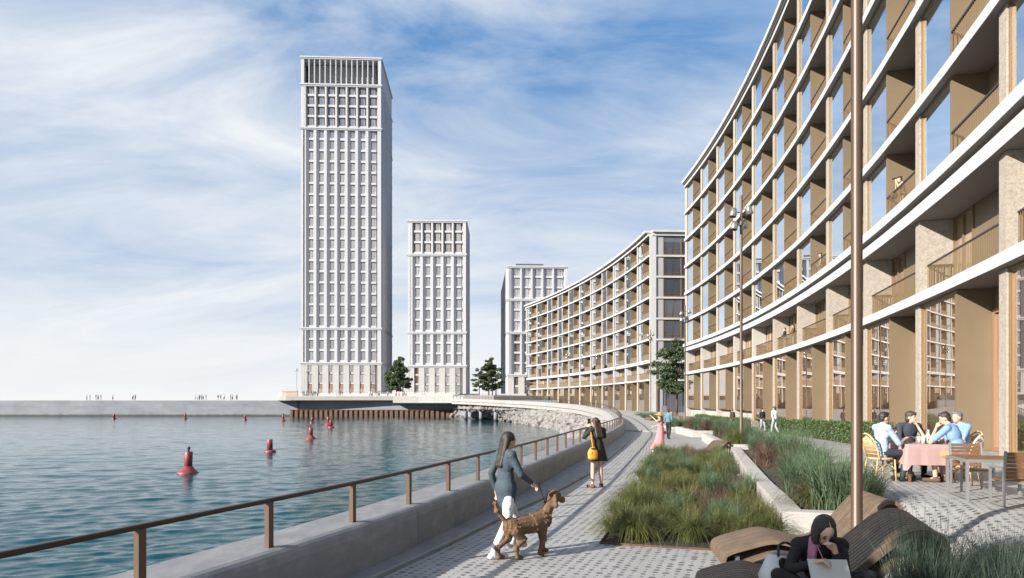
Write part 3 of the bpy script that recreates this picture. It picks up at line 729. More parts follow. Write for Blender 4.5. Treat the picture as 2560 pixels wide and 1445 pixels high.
mb = MB(); mb.box(2.52, 5.98, -.05, -.006, 1.2, mz[0]-.02); mb.obj('pane', M['endglass'], mid).matrix_local = em
mb = MB(); mb.box(1.2, 16, -5.2, -4.8, .3, 1.5); mb.box(1.2, 1.6, -4.8, -2.5, .3, 1.5); o = mb.obj('low_wall', M['darkgrey']); o.matrix_local = em
tag(o, 'low dark grey wall in the passage between the two curved blocks', 'wall')

# ------------------------------------------------------------------ towers
def win_kit(w, h, frame, paneh=None):
    mb = MB(); frame_box(mb, 0, w, 0, .12, 0, h, .07); c = w*.62; mb.box(c-.05, c+.05, .01, .11, .07, h-.07); mb.box(c+.05, w-.07, .02, .1, h*.38, h*.38+.05); mb.box(.07, w-.07, -.02, .09, h-.22, h-.071); mb.box(.071, .16, .0, .1, .07, h-.221)
    return mb.mesh('window', frame), plate(.05, w-.05, .07, .05, h-.05).mesh('pane', M['towerglass'])
def tower(name, label, A, width, dep, ang, nb, z0, levels, style_rows, bay_off, side_right=True, grid=False):
    """levels: list of (z_bottom, z_top, rows, style); A is the front left corner"""
    root = thing(name, label, 'tower', A, ang)
    bw = (width-2*bay_off)/nb; zt = levels[-1][1]; zb = A[2]
    mb = MB(); mb.box(0, width, 1.0, dep, z0-zb, (levels[-2] if levels[-1][3] == 'crown' else levels[-1])[1]-zb); mb.obj('wall', M['tower'], root)
    wk = {}
    stuff = MB(); glassm = MB()
    for (za, zc_, rows, st) in levels:
        za -= zb; zc = zc_-zb; rh = (zc-za-.45)/max(rows, 1)
        mb = MB(); mb.box(-.35, width+.35, -.35, dep+.35, zc-.42, zc-.02); mb.box(-.16, width+.16, -.16, dep+.16, zc-.8, zc-.421); mb.obj('cornice', M['tower'], root)
        if st == 'crown':
            mb = MB(); mb.box(2, width-2, 4, dep-2, za, zc-1); mb.obj('plant_room', M['grey'], root)
            f = MB(); f.box(0, .28, 0, .6, za, zc-.81); fm = f.mesh('fin', M['tower'])
            n = nb*2
            for k in range(n+1): link('fin', fm, root, (bay_off*.6+(width-bay_off*1.2-.28)*k/n, 0, 0))
            f = MB()
            f.box(-.01, bay_off*.6, -.01, .6, za, zc-.81); f.box(width-bay_off*.6, width, -.01, dep, za, zc-.81); f.box(0, .4, .7, dep, za, zc-.81); f.box(0, width, dep-.4, dep, za, zc-.81)
            f.obj('parapet', M['tower'], root); continue
        mt = M['towerbase'] if st == 'base' else M['tower']
        ww = {'shaft': .46, 'top': .46, 'base': .44, 'grid': .56}[st]*bw; wd = .42 if st == 'base' else .81
        # end piers
        mb = MB(); mb.box(0, bay_off, 0, .995, za, zc-.81); mb.obj('pier', mt, root); mb = MB(); mb.box(width-bay_off, width, 0, .995, za, zc-.81); mb.obj('pier', mt, root)
        gap0 = (bw-ww)/2
        if st == 'shaft': prof = [(0,.995),(0,0),(bw*.27,0),(bw*.54,.85),(bw*.54,.995)]; wx = bw*.54
        elif st == 'base': prof = [(0,.995),(0,.02),(bw*.56,.02),(bw*.56,.995)]; wx = bw*.56
        elif st == 'grid': prof = [(0,.995),(0,0),(bw*.16,0),(bw*.42,.85),(bw*.42,.995)]; wx = bw*.44
        else: prof = [(0,.995),(0,0),(bw*.17,0),(bw*.24,.85),(bw*.24,.995)]; wx = bw*.26
        pmb = MB(); pmb.prism([(x,y) for x,y in prof], za, zc-.81); pmesh = pmb.mesh('pier', mt)
        for k in range(nb):
            link('pier', pmesh, root, (bay_off+k*bw-(wx*.5 if st == 'base' else wx*.28)+.0, 0, 0))
        hh = rh*(.80 if st != 'base' else .82)
        key = (st, round(ww, 2), round(hh, 2))
        frame = M['copper']
        if key not in wk: wk[key] = win_kit(ww, hh, frame)
        fm, pm = wk[key]
        sp = MB(); sp.box(0, bw-wx+.02, .35 if st != 'base' else .3, .98, 0, rh-hh-.03); smesh = sp.mesh('spandrel', mt)
        for r in range(rows):
            zr = za+r*rh
            for k in range(nb):
                x = bay_off+k*bw-(wx*.5 if st == 'base' else wx*.28)+wx+.004
                if st == 'base' and r == 0:
                    q = MB(); 
                link('spandrel', smesh, root, (x, 0, zr))
                f = link('window', fm, root, (x+(bw-wx-ww)*.5-.004, wd, zr+rh-hh)); link('pane', pm, f)
        if st in ('top',):
            q = MB()
            for k in range(nb): x = bay_off+k*bw-wx*.28+wx; q.box(x+.01, x+bw-wx-.02, .962, .99, za, zc-.81)
            q.obj('back_panel', M['bronze'], root)
        # side wall bays, in one piece
        ns = max(4, int(dep/3.4)); sb = (dep-2)/ns; X = width if side_right else 0.0; sg = 1 if side_right else -1
        sm = stuff
        for k in range(ns):
            y = 1+k*sb
            for r in range(rows):
                zr = za+r*rh
                glassm.box(min(X+sg*.02, X+sg*.06), max(X+sg*.02, X+sg*.06), y+sb*.5, y+sb*.85, zr+rh*.2, zr+rh*.95)
                if st != 'base': stuff.box(min(X, X+sg*.38), max(X, X+sg*.38), y+sb*.45, y+sb*.9, zr, zr+rh*.17)
            stuff.box(min(X, X+sg*.5), max(X, X+sg*.5), y, y+sb*.42, za, zc-.81)
    tag(stuff.obj('side_pier', M['tower'], root), kind='stuff'); tag(glassm.obj('side_pane', M['towerglass'], root), kind='stuff')
    return root
pxm = 224.0/F
zz = lambda y: EYE+(HZ-y)*pxm
t1 = tower('tower', 'tallest white tower with a slatted open crown beside the breakwater', (-66.4, 224, 4.4), 25.0, 28.9, math.atan2(1.3, 24.9), 7, 4.0,
      [(4.4, zz(905), 3, 'base'), (zz(905), zz(818), 3, 'shaft'), (zz(818), zz(317), 18, 'shaft'), (zz(317), zz(208), 4, 'top'), (zz(208), zz(140), 0, 'crown')], None, 1.15)
t2 = tower('tower', 'mid height white tower of five window columns standing right of the tallest tower', (-32.7, 224, 4.4), 18.2, 18.0, .012, 5, 4.0,
      [(4.4, zz(912), 3, 'base'), (zz(912), zz(829), 3, 'shaft'), (zz(829), zz(634), 7, 'shaft'), (zz(634), zz(550), 3, 'top')], None, 1.0)
mb = MB(); mb.box(3, 14, 4, 14, zz(550)-4.4, zz(544)-4.4); mb.obj('plant_room', M['tower'], t2)
t3 = tower('tower', 'white grid fronted tower block rising behind the middle curved block', (-1.3, 225, 3.0), 18.8, 53, .05, 5, .5,
      [(3.0, zz(935), 2, 'base'), (zz(935), zz(828), 4, 'grid'), (zz(828), zz(745), 3, 'grid'), (zz(745), zz(662), 3, 'grid')], None, .9, side_right=False)
mb = MB(); mb.box(3, 12, 8, 20, zz(662)-3.0, zz(645)-3.0); mb.obj('plant_room', M['darkgrey'], t3)
# brown panels over the tower entrances
bw = (25.0-2.3)/7
for k in range(7):
    mb = MB(); mb.box(0, bw*.42, .25, .40, 1.85, 2.95); o = mb.obj('entrance_panel', M['copper'], t1); o.location = (1.15+k*bw+bw*.28+.02, 0, 0)
# ------------------------------------------------------------------ planters
def planter(label, outer, width, z0, zt, tail=0.0, th=.3, hidden=.14):
    """outer: left edge from near to far; walls round a soil bed"""
    root = thing('planter', label, 'planter')
    O = [Vector((x, y, 0)) for x, y in outer]; O = catmull(O, 4) if len(O) > 2 else O
    N = normals(O); I = [p+n*th for p, n in zip(O, N)]; Rr = [p+n*width for p, n in zip(O, N)]; R2 = [p+n*(width-hidden) for p, n in zip(O, N)]
    t0 = (O[1]-O[0]).normalized()*th; t1 = (O[-1]-O[-2]).normalized()*th
    def ring(a, b, name):
        mb = MB(); n = len(a)
        vs = [(p.x,p.y,z0) for p in a]+[(p.x,p.y,zt) for p in a]+[(p.x,p.y,zt) for p in b]+[(p.x,p.y,z0) for p in b]
        fs = []
        for i in range(n-1):
            for k in range(3): fs.append((k*n+i, k*n+i+1, (k+1)*n+i+1, (k+1)*n+i))
        fs += [(0,n,2*n,3*n), (n-1,4*n-1,3*n-1,2*n-1)]
        mb.add(vs, fs); return mb.obj(name, M['planter'], root)
    ring(O, I, 'wall'); ring(R2, Rr, 'wall')
    for p0, p1, t in ((I[0], R2[0], t0), (I[-1], R2[-1], -t1)):
        mb = MB(); q = [p0, p1, p1+t, p0+t]
        if t is not t0: q = q[::-1]
        mb.prism([(v.x, v.y) for v in q], z0, zt-.002); mb.obj('end_wall', M['planter'], root)
    mb = MB(); n = len(O); mb.add([(p.x,p.y,zt-.07) for p in I]+[(p.x,p.y,zt-.07) for p in R2], [(i,n+i,n+i+1,i+1) for i in range(n-1)]); mb.obj('soil', M['soil'], root)
    return I, R2
PLS = []
I1 = planter('long curved pale concrete planter wall beside the low grass bed', [(4.14,10.9),(4.6,12.66),(5.25,15.4),(6.5,20.2),(8.13,26.4)], 1.6, -.1, .42)
I2 = planter('short pale concrete planter behind the second lamp pole foot', [(8.35,28.0),(10.2,38.3)], 1.6, -.1, .42)
I3 = planter('pale concrete planter with a white side right of the woman in pink', [(10.8,42.6),(11.4,49.6)], 1.6, -.2, .36)
I5 = planter('small pale planter behind the woman in pink', [(11.7,53),(12.2,60)], 1.5, -.4, .2)
I4 = planter('far pale planter of grasses near the middle curved block', [(12.3,64),(12.9,76)], 1.8, -.4, .15)
BED = [(1.30,10.5),(2.92,10.0),(4.05,10.9),(4.5,12.6),(5.15,15.4),(6.35,20.2),(7.9,26.2),(6.4,28.0),(5.77,28.5),(4.6,23.6),(3.4,18.6)]
bed = thing('grass_bed', 'dark soil bed of low grasses between the paving and the long planter wall', 'flower bed')
mb = MB(); mb.add([(x, y, .012) for x, y in BED], [tuple(range(len(BED)))]); mb.obj('soil', M['soil'], bed)
mb = MB()
for a, b in ((0,1),(10,0),(9,10),(8,9),(7,8)):
    mb.bar((BED[a][0],BED[a][1],.006),(BED[b][0],BED[b][1],.006), .02, .05)
mb.obj('edging', M['rust'], bed)
for sx, sy in ((3.9, 14.6), (3.7, 16.7)):
    o = link('stepping_slab', None, bed); mb = MB(); mb.box(-.3,.3,-.25,.25,0,.06); o.data if False else None
    bpy.data.objects.remove(o); q = mb.obj('stepping_slab', M['concrete'], bed); q.location = (sx, sy, .01)

# ------------------------------------------------------------------ grasses
def tuft_mesh(name, m, seed, n, h, spread, droop, width, rad=.09):
    r = random.Random(seed); V = []; Fc = []
    for k in range(n):
        q = r.random()*6.283; lean = spread*(r.random()**0.7); L = h*(0.6+0.45*r.random()); b = rad*math.sqrt(r.random())
        p = np.array([b*math.cos(q*3.1), b*math.sin(q*3.1), 0.0]); qd = q+r.uniform(-.4,.4)
        d = np.array([math.cos(qd), math.sin(qd), 0.0]); sd = np.array([-math.sin(qd), math.cos(qd), 0]); tw = r.uniform(-1, 1)
        sd = sd*math.cos(tw)+np.array([0,0,1])*0.0+d*math.sin(tw)
        w = width*(0.7+0.6*r.random()); o = len(V); seg = 4
        for i in range(seg+1):
            t = i/seg; a = lean*t+droop*t*t*lean
            pt = p+d*(L*t*math.sin(min(a,1.7)))+np.array([0,0,1])*(L*t*math.cos(min(a,1.9)))
            ww = w*(1-t**2.2)+.0006
            V.append(tuple(pt-sd*ww/2)); V.append(tuple(pt+sd*ww/2))
        for i in range(seg): Fc.append((o+2*i, o+2*i+1, o+2*i+3, o+2*i+2))
    me = bpy.data.meshes.new(name); me.from_pydata(V, [], Fc); me.materials.append(m); me.polygons.foreach_set('use_smooth', [True]*len(Fc)); return me
TA = [tuft_mesh('ornamental_grass', M['grassA'], 10+i, 560, .64, 1.05, 1.05, .007, .12) for i in range(4)]
TB = [tuft_mesh('ornamental_grass', M['grassB'], 20+i, 430, .72, .6, .5, .0078, .15) for i in range(3)]
TD = [tuft_mesh('ornamental_grass', M['grassD'], 50+i, 300, .72, .42, .3, .0042, .16) for i in range(3)]
TC = [tuft_mesh('ornamental_grass', M['grassC'], 30+i, 300, .64, .95, 1.0, .0048, .16) for i in range(3)]
GI = {'D': (TD, 'dark green', 'thin bladed'), 'A': (TA, 'olive green', 'fine arching'), 'B': (TB, 'blue green', 'upright'), 'C': (TC, 'russet brown', 'feathery')}
def tuft(kind, x, y, z, sc, where, rr_=rnd):
    ms, c, hab = GI[kind]; o = link('ornamental_grass', rr_.choice(ms), None, (x, y, z), rr_.random()*6.28, sc=(sc*rr_.uniform(.9,1.15), sc*rr_.uniform(.9,1.15), sc*rr_.uniform(.85,1.2)))
    o.rotation_euler[0] = rr_.uniform(-.1,.1); o.rotation_euler[1] = rr_.uniform(-.02,.12)
    tag(o, f'{c} {hab} grass clump {where}', 'grass clump', f'{c} grass clumps {where}', 'thing'); return o
def inside(poly, x, y):
    c = False
    for (x0, y0), (x1, y1) in zip(poly, poly[1:]+poly[:1]):
        if (y0 > y) != (y1 > y) and x < (x1-x0)*(y-y0)/(y1-y0)+x0: c = not c
    return c
gr_ = random.Random(21); placed = []
tries = 0
while len(placed) < 122 and tries < 9000:
    tries += 1; y = 10.1+18.2*gr_.random(); x = 1.2+7*gr_.random()
    if not inside(BED, x, y): continue
    if min([(x-a)**2+(y-b)**2 for a, b in placed] or [9]) < .44**2: continue
    placed.append((x, y))
for x, y in placed:
    v = math.sin(x*1.7+1)*math.cos(y*.9)+gr_.uniform(-.7,.7)
    k = 'A' if v < .12 else 'B' if v < .62 else 'C'
    if y < 12 and x < 3: k = 'A' if gr_.random() < .85 else 'B'
    tuft(k, x, y, .01, gr_.uniform(.72, 1.0), 'in the low bed', gr_)
for (I, Rr), n, nm, zt, sc in ((I1, 30, 'in the long curved planter', .35, 1.3), (I2, 15, 'in the planter by the second lamp pole', .35, 1.25), (I3, 14, 'in the planter right of the woman in pink', .29, 1.3), (I5, 12, 'in the small planter behind the woman in pink', .13, 1.2), (I4, 16, 'in the far planter by the middle block', .08, 1.4)):
    m = len(I)-1
    for k in range(n):
        u = (k+gr_.random()*.8)/n*m; i = min(int(u), m-1); f = u-i; t = .15+.8*gr_.random()
        if nm.startswith('in the long') and k < 2: t = .45+.2*k
        a = I[i].lerp(I[i+1], f); b = Rr[i].lerp(Rr[i+1], f); p = a.lerp(b, t)
        if nm.startswith('in the long') and k == 0: p += Vector((.1, .5, 0)); sc0 = 1.45
        else: sc0 = 1.0
        kd = 'B' if gr_.random() < .68 else ('C' if gr_.random() < .75 else 'A')
        tuft(kd if sc0 == 1.0 else 'B', p.x, p.y, zt, sc0*sc*gr_.uniform(.9, 1.12), nm, gr_)
mb = MB(); mb.prism([(0.4,2.5),(6,2.5),(6,6.3),(0.4,6.3)], -.1, .48); tag(mb.obj('low_plinth', M['concrete']), 'low grey concrete plinth under the nearest wooden lounger', 'plinth')
for k in range(13):
    tuft('D', 2.45+.95*gr_.random(), 4.05+.55*gr_.random(), .48, 1.05*gr_.uniform(.85, 1.15), 'in front of the nearest wooden lounger', gr_)
for k in range(5): tuft('D', 3.0+.4*gr_.random(), 4.5+.5*gr_.random(), .48, .95, 'in front of the nearest wooden lounger', gr_)

# ------------------------------------------------------------------ hedges
def leaf_cloud(mb, pts, size, r, mat=0):
    for p in pts:
        a = r.random()*6.28; b = math.acos(r.uniform(-1, 1)); d = Vector((math.cos(a)*math.sin(b), math.sin(a)*math.sin(b), math.cos(b)))
        x = d.orthogonal().normalized(); y = d.cross(x); s_ = size*r.uniform(.6, 1.3)
        p = Vector(p); mb.add([p-x*s_, p-y*s_*.55, p+x*s_, p+y*s_*.55], [(0,1,2,3)], mat)
def hedge(label, y0, y1, h, wid, n):
    root = thing('hedge', label, 'hedge'); r = random.Random(int(y0)); mb = MB(); pts = []
    def centre(y):
        best_ = min((RA.pos(s*.5) for s in range(0, 170)), key=lambda p: abs(p.y-y)); return best_.x-2.0
    core = MB(); vs = []; fs = []; m = 24
    for i in range(m+1):
        y = y0+(y1-y0)*i/m; c = centre(y); z = high(y); vs += [(c-wid/2+.1,y,z),(c-wid/2+.1,y,z+h-.1),(c+wid/2-.1,y,z+h-.1),(c+wid/2-.1,y,z)]
    for i in range(m):
        for j in range(3): a = i*4+j; fs.append((a,a+1,a+5,a+4))
    fs += [(0,1,2,3),(m*4+3,m*4+2,m*4+1,m*4)]
    core.add(vs, fs); core.obj('hedge_core', M['bark'], root)
    cs = [(y0+(y1-y0)*i/60, centre(y0+(y1-y0)*i/60)) for i in range(61)]
    for k in range(n):
        y = y0+(y1-y0)*r.random(); c = interp(y, *cs); z = high(y); f = r.random()
        lump = .05*math.sin(y*5.1)+.04*math.sin(y*11.7+2)
        if f < .45: p = (c-wid/2+lump*.7+r.uniform(-.06,.09), y, z+.05+(h-.02)*r.random())
        elif f < .9: p = (c+wid*(r.random()-.5), y, z+h+lump+r.uniform(-.1,.05))
        else: p = (c+wid*(r.random()-.5), y0+r.uniform(-.06,.08), z+h*r.random())
        pts.append(p)
    leaf_cloud(mb, pts, .042, r); mb.obj('leaves', M['leaf'], root)
hedge('clipped green hedge nearer the dining table at the foot of the right block', 22.5, 45.5, .72, .95, 17000)
hedge('clipped green hedge farther along, between the walkers and the stacked terrace chairs', 55, 76, .85, 1.0, 9000)

# ------------------------------------------------------------------ pines
def pine(label, x, y, z, h, cb, spread, trunks=1, seed=1, dense=1.0, flat=.35, leafs=.24, group=None):
    r = random.Random(seed); root = thing('pine_tree', label, 'tree', (x, y, z), 0, group); lf = MB()
    for k in range(trunks):
        ox = (k-(trunks-1)/2)*.95; oy = r.uniform(-.8,.8) if trunks > 1 else 0; hh = h*(1 if k == trunks//2 else r.uniform(.78,.95))
        tb = MB(); lean = r.uniform(-.25,.25); pts = [(ox+lean*(i/6)**2+.05*math.sin(i), oy, hh*.97*i/6) for i in range(7)]
        tb.tube(pts, [.17*h/10*(1-.75*i/6) for i in range(7)], 8)
        nl = int(13*dense)
        for i in range(nl):
            t = cb+(1-cb)*(i+.3*r.random())/nl; zc = hh*t; prof = math.sin(math.pi*min(1, (t-cb)/(1-cb)*.80+.2))**.7
            q = r.random()*6.28 if i % 3 else (3.1+r.uniform(-.7,.7)); L = spread*prof*r.uniform(.55, 1.1)
            e = Vector((ox+lean*t*t+L*math.cos(q), oy+L*math.sin(q), zc+L*r.uniform(-.08,.22))); s0 = Vector((ox+lean*t*t, oy, zc-.15))
            tb.tube([s0, s0.lerp(e, .5)+Vector((0,0,-.08)), e], [.05, .035, .015], 5)
            for c in range(int(3+4*L/max(spread, .1))):
                f = r.uniform(.3, 1.05); cpos = s0.lerp(e, f)+Vector((r.gauss(0,.22), r.gauss(0,.22), r.gauss(0,.1)))
                cr = spread*.19*r.uniform(.7,1.25); pp = []
                for _ in range(int(46*dense)):
                    v = Vector((r.gauss(0,1), r.gauss(0,1), r.gauss(0,1))).normalized()*cr*r.random()**.45
                    pp.append(cpos+Vector((v.x*1.15, v.y*1.15, v.z*flat*1.7)))
                leaf_cloud(lf, pp, leafs*r.uniform(.7,1.1), r)
        tb.obj('trunk', M['bark'], root)
    lf.obj('crown', M['needle'], root)
pine('rounded dense pine between the two tall towers', -32.6, 206, 3.5, 11.6, .22, 3.0, 3, 5, 1.5, .6, .26)
pine('small leaning dark pine left of the tall three trunk pine', -8.6, 186, 2.45, 8.3, .34, 2.4, 1, 9, 1.0, .3, .22)
pine('tall dark pine with three trunks beside the grid fronted tower', -5.2, 187, 2.45, 11.2, .3, 2.6, 3, 12, 1.35, .4, .24)
pine('layered green pine standing in the passage between the two curved blocks', 22.9, 99, .4, 10.4, .27, 3.3, 1, 17, 2.1, .34, .17)

pine('added spreading pine, unseen left of the picture, put there to shade the nearest loungers', -3.5, 1.3, .0, 6.2, .42, 1.75, 1, 23, 1.6, .5, .12)  # extra tree outside the view, added only to shade the girl and her lounger
# ------------------------------------------------------------------ lamp poles
def lamp_proto():
    root = thing('lamp_pole', 'x', 'street lamp'); mb = MB()
    mb.lathe([(.07,0),(.07,.02),(.063,.03),(.062,6.0),(.055,10.6),(.05,10.62)], 18); mb.obj('pole', M['pole'], root)
    for a, z, tilt in ((20, 10.05, 15), (-150, 9.35, 10), (60, 9.5, -5), (200, 9.9, 10)):
        hb = MB(); q = R(a); d = Vector((math.cos(q), math.sin(q), 0)); c = d*.36+Vector((0,0,z))
        hb.tube([d*.05+Vector((0,0,z)), d*.2+Vector((0,0,z+.02)), c+Vector((0,0,.05))], [.022,.022,.022], 8)
        dn = (Vector((0,0,-1))+d*.22).normalized()
        hb.tube([c-dn*.17, c-dn*.15, c-dn*.02, c+dn*.19, c+dn*.195], [.075, .105, .135, .155, .15], 16); h = hb.obj('lamp_head', M['lamp'], root)
        gb = MB(); gb.tube([c+dn*.196, c+dn*.2], [.13,.13], 14); gb.obj('lens', M['black'], h)
    return root
LP = lamp_proto()
LP.location = (3.97, 8.2, .0); LP['label'] = 'nearest brown timber lamp pole rising beside the seated girl, its top out of the picture'; LP['group'] = 'lamp poles along the promenade'
lamps = [((1853-1280)/F*29.6, 29.6, 0.05, 'brown lamp pole with two big spotlights standing in the planter before the right block', 1),
         ((1713-1280)/F*62, 62, -.1, 'brown lamp pole against the far corner of the right block', 1),
         ((1626.5-1280)/F*86, 86, .2, 'lamp pole in front of the near corner of the middle block', 1),
         ((1497-1280)/F*127, 127, .5, 'lamp pole before the middle of the curved middle block', 1),
         ((1420-1280)/F*158*.8, 126, .5, 'lamp pole before the left half of the curved middle block', 1),
         ((1245-1280)/F*178, 178, 2.45, 'lamp pole by the trunks of the tall three trunk pine', .72),
         ((742-1280)/F*196, 196, 3.5, 'lamp pole at the left end of the podium against the sky', .75),
         ((768-1280)/F*205, 205, 3.5, 'lamp pole before the left corner of the tallest tower', .75),
         ((932-1280)/F*200, 200, 3.5, 'lamp pole before the right corner of the tallest tower', .72),
         ((1023-1280)/F*205, 205, 3.5, 'lamp pole before the left corner of the second tower', .8)]
for x, y, z, lb, sc in lamps: dup(LP, (x, y, z), rnd.uniform(-.3,.3), lb, 'lamp poles along the promenade', sc)

# ------------------------------------------------------------------ wooden wave loungers
def lounger(label, loc, rz, prof, width, nsl=13):
    root = thing('wave_lounger', label, 'lounger', loc, rz)
    P = catmull([(x, 0, z) for x, z in prof]+[(prof[0][0], 0, prof[0][1])], 7)[:-1]; n = len(P); th = .045
    T = [(P[(i+1) % n]-P[i-1]).normalized() for i in range(n)]; I = [p+Vector((t.z, 0, -t.x))*th for p, t in zip(P, T)]
    sw = width/nsl; mb = MB(); vs = []
    for p, q in zip(P, I): vs += [(p.x,0,p.z),(p.x,sw-.017,p.z),(q.x,sw-.017,q.z),(q.x,0,q.z)]
    fs = []
    for i in range(n):
        a = i*4; b = ((i+1) % n)*4
        for j in range(4): fs.append((a+j, a+(j+1) % 4, b+(j+1) % 4, b+j))
    mb.add(vs, fs); me = mb.mesh('slat', M['wood'])
    for k in range(nsl): link('slat', me, root, (0, k*sw, 0))
    mb = MB(); 
    for x, z, z2 in ((prof[1][0]+.12, .0, .12), (prof[4][0]-.1, .0, .1)): mb.box(x, x+.05, .06, width-.06, z, z2+.06)
    mb.obj('foot', M['darkgrey'], root)
    return root
PR = [(0,.10),(.06,.215),(.36,.31),(.72,.385),(1.05,.34),(1.40,.29),(1.72,.46),(2.08,.80),(2.26,.895),(2.42,.85),(2.47,.70),(2.45,.52),(2.36,.42),(2.24,.50),(2.12,.60),(1.85,.33),(1.45,.12),(1.05,.17),(.72,.20),(.3,.07),(.08,.02)]
lounger('brown slatted wave lounger behind the girl, in front of the planter end', (2.58, 8.75, 0.02), R(-7), [(x*.86, z) for x, z in PR], 1.0)
PRB = [((x if x > 1.4 else 1.4-(1.4-x)*.6)*.9, z*(.85 if x > 1.1 else .68)) for x, z in PR]
lounger('nearest brown slatted wave lounger, the one the girl sits on', (.80, 5.40, .48), R(-18), PRB, 1.05)
lounger('brown slatted wave lounger between the grass bed and the second planter', (6.9, 26.9, 0.0), R(30), [(x*.8, z*.62) for x, z in PR], .8)
lounger('far brown slatted wave lounger on the paving by the curved quay', (11.0, 64.5, -.2), R(25), PR, 1.1)

# ------------------------------------------------------------------ buoys
def buoy(px, py, kind, label, sc=1.0):
    x, y, z = at(px, py, WZ); root = thing('buoy', label, 'buoy', (x, y, WZ), rnd.uniform(-.5,.5), 'red buoys floating in the harbour', sc)
    root.rotation_euler[0] = R(rnd.uniform(-3,3)); root.rotation_euler[1] = R(rnd.uniform(-2,2))
    mb = MB()
    if kind == 0: mb.lathe([(.3,-.5),(.56,-.06),(.57,.02),(.50,.08),(.36,.22),(.24,.36),(.22,.38)], 24)
    else: mb.lathe([(.3,-.4),(.44,-.05),(.45,.14),(.40,.17),(.22,.19)], 24)
    mb.obj('float', M['buoy'], root); top = 1.18 if kind == 0 else 1.0
    mb = MB(); mb.lathe([(.215,.18),(.215,top-.03),(.19,top)], 12); mb.obj('column', M['buoy'], root)
    if kind == 0: mb = MB(); mb.lathe([(.055,top-.01),(.05,top+.12),(.075,top+.14),(.08,top+.26),(.04,top+.27)], 12); mb.obj('light', M['black'], root)
buoy(470, 1183, 0, 'nearest red buoy with a wide cone float and a black light on top')
buoy(675, 1131, 1, 'stubby red buoy on a narrow float, second nearest')
buoy(777, 1097, 0, 'red cone float buoy left of the wavering tower reflection, third nearest')
buoy(828, 1069, 1, 'red buoy overlapping a cone float buoy in front of the sheet piles', 1.1)
buoy(821, 1062, 0, 'red cone float buoy half hidden behind a stubby one by the sheet piles', 1.15)
buoy(780, 1057, 1, 'small red buoy directly beyond the third nearest buoy', 1.0)
buoy(708, 1052, 0, 'red cone float buoy just left of the sheet piles', 1.0)
buoy(613, 1050, 1, 'far red buoy before the breakwater, halfway to its left end', 1.0)
buoy(463, 1047, 0, 'far red cone float buoy in line beyond the nearest buoy', 1.0)
buoy(285, 1047, 1, 'far red buoy before the breakwater, leftmost of all', 1.1)
# ------------------------------------------------------------------ people
def V3(*a): return Vector(a)
def stand(H=1.68, **kw):
    J = dict(pel=V3(0,0,.93), chest=V3(0,0,1.22), neck=V3(0,-.01,1.44), head=V3(0,.02,1.575),
             shL=V3(-.175,0,1.39), shR=V3(.175,0,1.39), elL=V3(-.225,-.02,1.11), elR=V3(.225,-.02,1.11), wrL=V3(-.24,.06,.87), wrR=V3(.24,.06,.87),
             hiL=V3(-.085,0,.90), hiR=V3(.085,0,.90), knL=V3(-.10,.02,.48), knR=V3(.10,.02,.48), anL=V3(-.11,-.02,.085), anR=V3(.11,-.02,.085),
             toL=V3(-.125,.14,.03), toR=V3(.125,.14,.03), face=V3(0,1,0))
    for k, v in kw.items(): J[k] = V3(*v)
    s = H/1.68
    for k in J:
        if k != 'face': J[k] = J[k]*s
    J['s'] = s; return J
def seat_pose(seat=.46, lean=0.0, **kw):
    J = dict(pel=V3(0,0,seat+.10), chest=V3(0,.02+lean*.5,seat+.40), neck=V3(0,.02+lean,seat+.60), head=V3(0,.06+lean*1.15,seat+.735),
             shL=V3(-.18,.01+lean*.9,seat+.555), shR=V3(.18,.01+lean*.9,seat+.555), elL=V3(-.23,.16+lean,seat+.30), elR=V3(.23,.16+lean,seat+.30), wrL=V3(-.15,.40+lean,seat+.34), wrR=V3(.15,.40+lean,seat+.34),
             hiL=V3(-.09,.0,seat+.08), hiR=V3(.09,.0,seat+.08), knL=V3(-.13,.43,seat+.08), knR=V3(.13,.43,seat+.08), anL=V3(-.13,.40,.09), anR=V3(.13,.36,.09),
             toL=V3(-.14,.56,.035), toR=V3(.14,.52,.035), face=V3(0,1,-.1))
    for k, v in kw.items(): J[k] = V3(*v)
    J['s'] = 1.0; return J
def remesh(name, mb, m, parent, vox, smooth=4):
    o = mb.obj(name, m, parent)
    rm = o.modifiers.new('r', 'REMESH'); rm.mode = 'VOXEL'; rm.voxel_size = vox; rm.use_smooth_shade = True
    sm = o.modifiers.new('s', 'SMOOTH'); sm.factor = .5; sm.iterations = smooth
    BAKE.append(o); return o
BAKE = []
def hand(mb, wr, el, s, curl=.5, side=1, palm=None):
    d = (wr-el).normalized(); up = palm or Vector((0,0,1)); x = d.cross(up)
    x = x.normalized() if x.length > .1 else Vector((1,0,0)); n = x.cross(d).normalized()
    base = wr+d*.02*s; end = wr+d*.085*s
    mb.caps(base-x*.018*s, end-x*.022*s, .017*s, .014*s, 8); mb.caps(base+x*.018*s, end+x*.022*s, .017*s, .014*s, 8); mb.caps(base, end, .02*s, .016*s, 8)
    for i, L in enumerate((.068, .078, .073, .056)):
        r0 = end+x*(i-1.5)*.019*s*side; k1 = r0+(d*math.cos(curl)-n*math.sin(curl))*L*.55*s; k2 = k1+(d*math.cos(curl*2.2)-n*math.sin(curl*2.2))*L*.5*s
        mb.caps(r0, k1, .0098*s, .009*s, 6); mb.caps(k1, k2, .009*s, .0075*s, 6)
    t0 = base-x*.03*s*side; t1 = t0+(d*.8-x*.5*side-n*.3)*.045*s; t2 = t1+(d*.95-n*.35)*.03*s
    mb.caps(t0, t1, .013*s, .011*s, 6); mb.caps(t1, t2, .011*s, .009*s, 6)
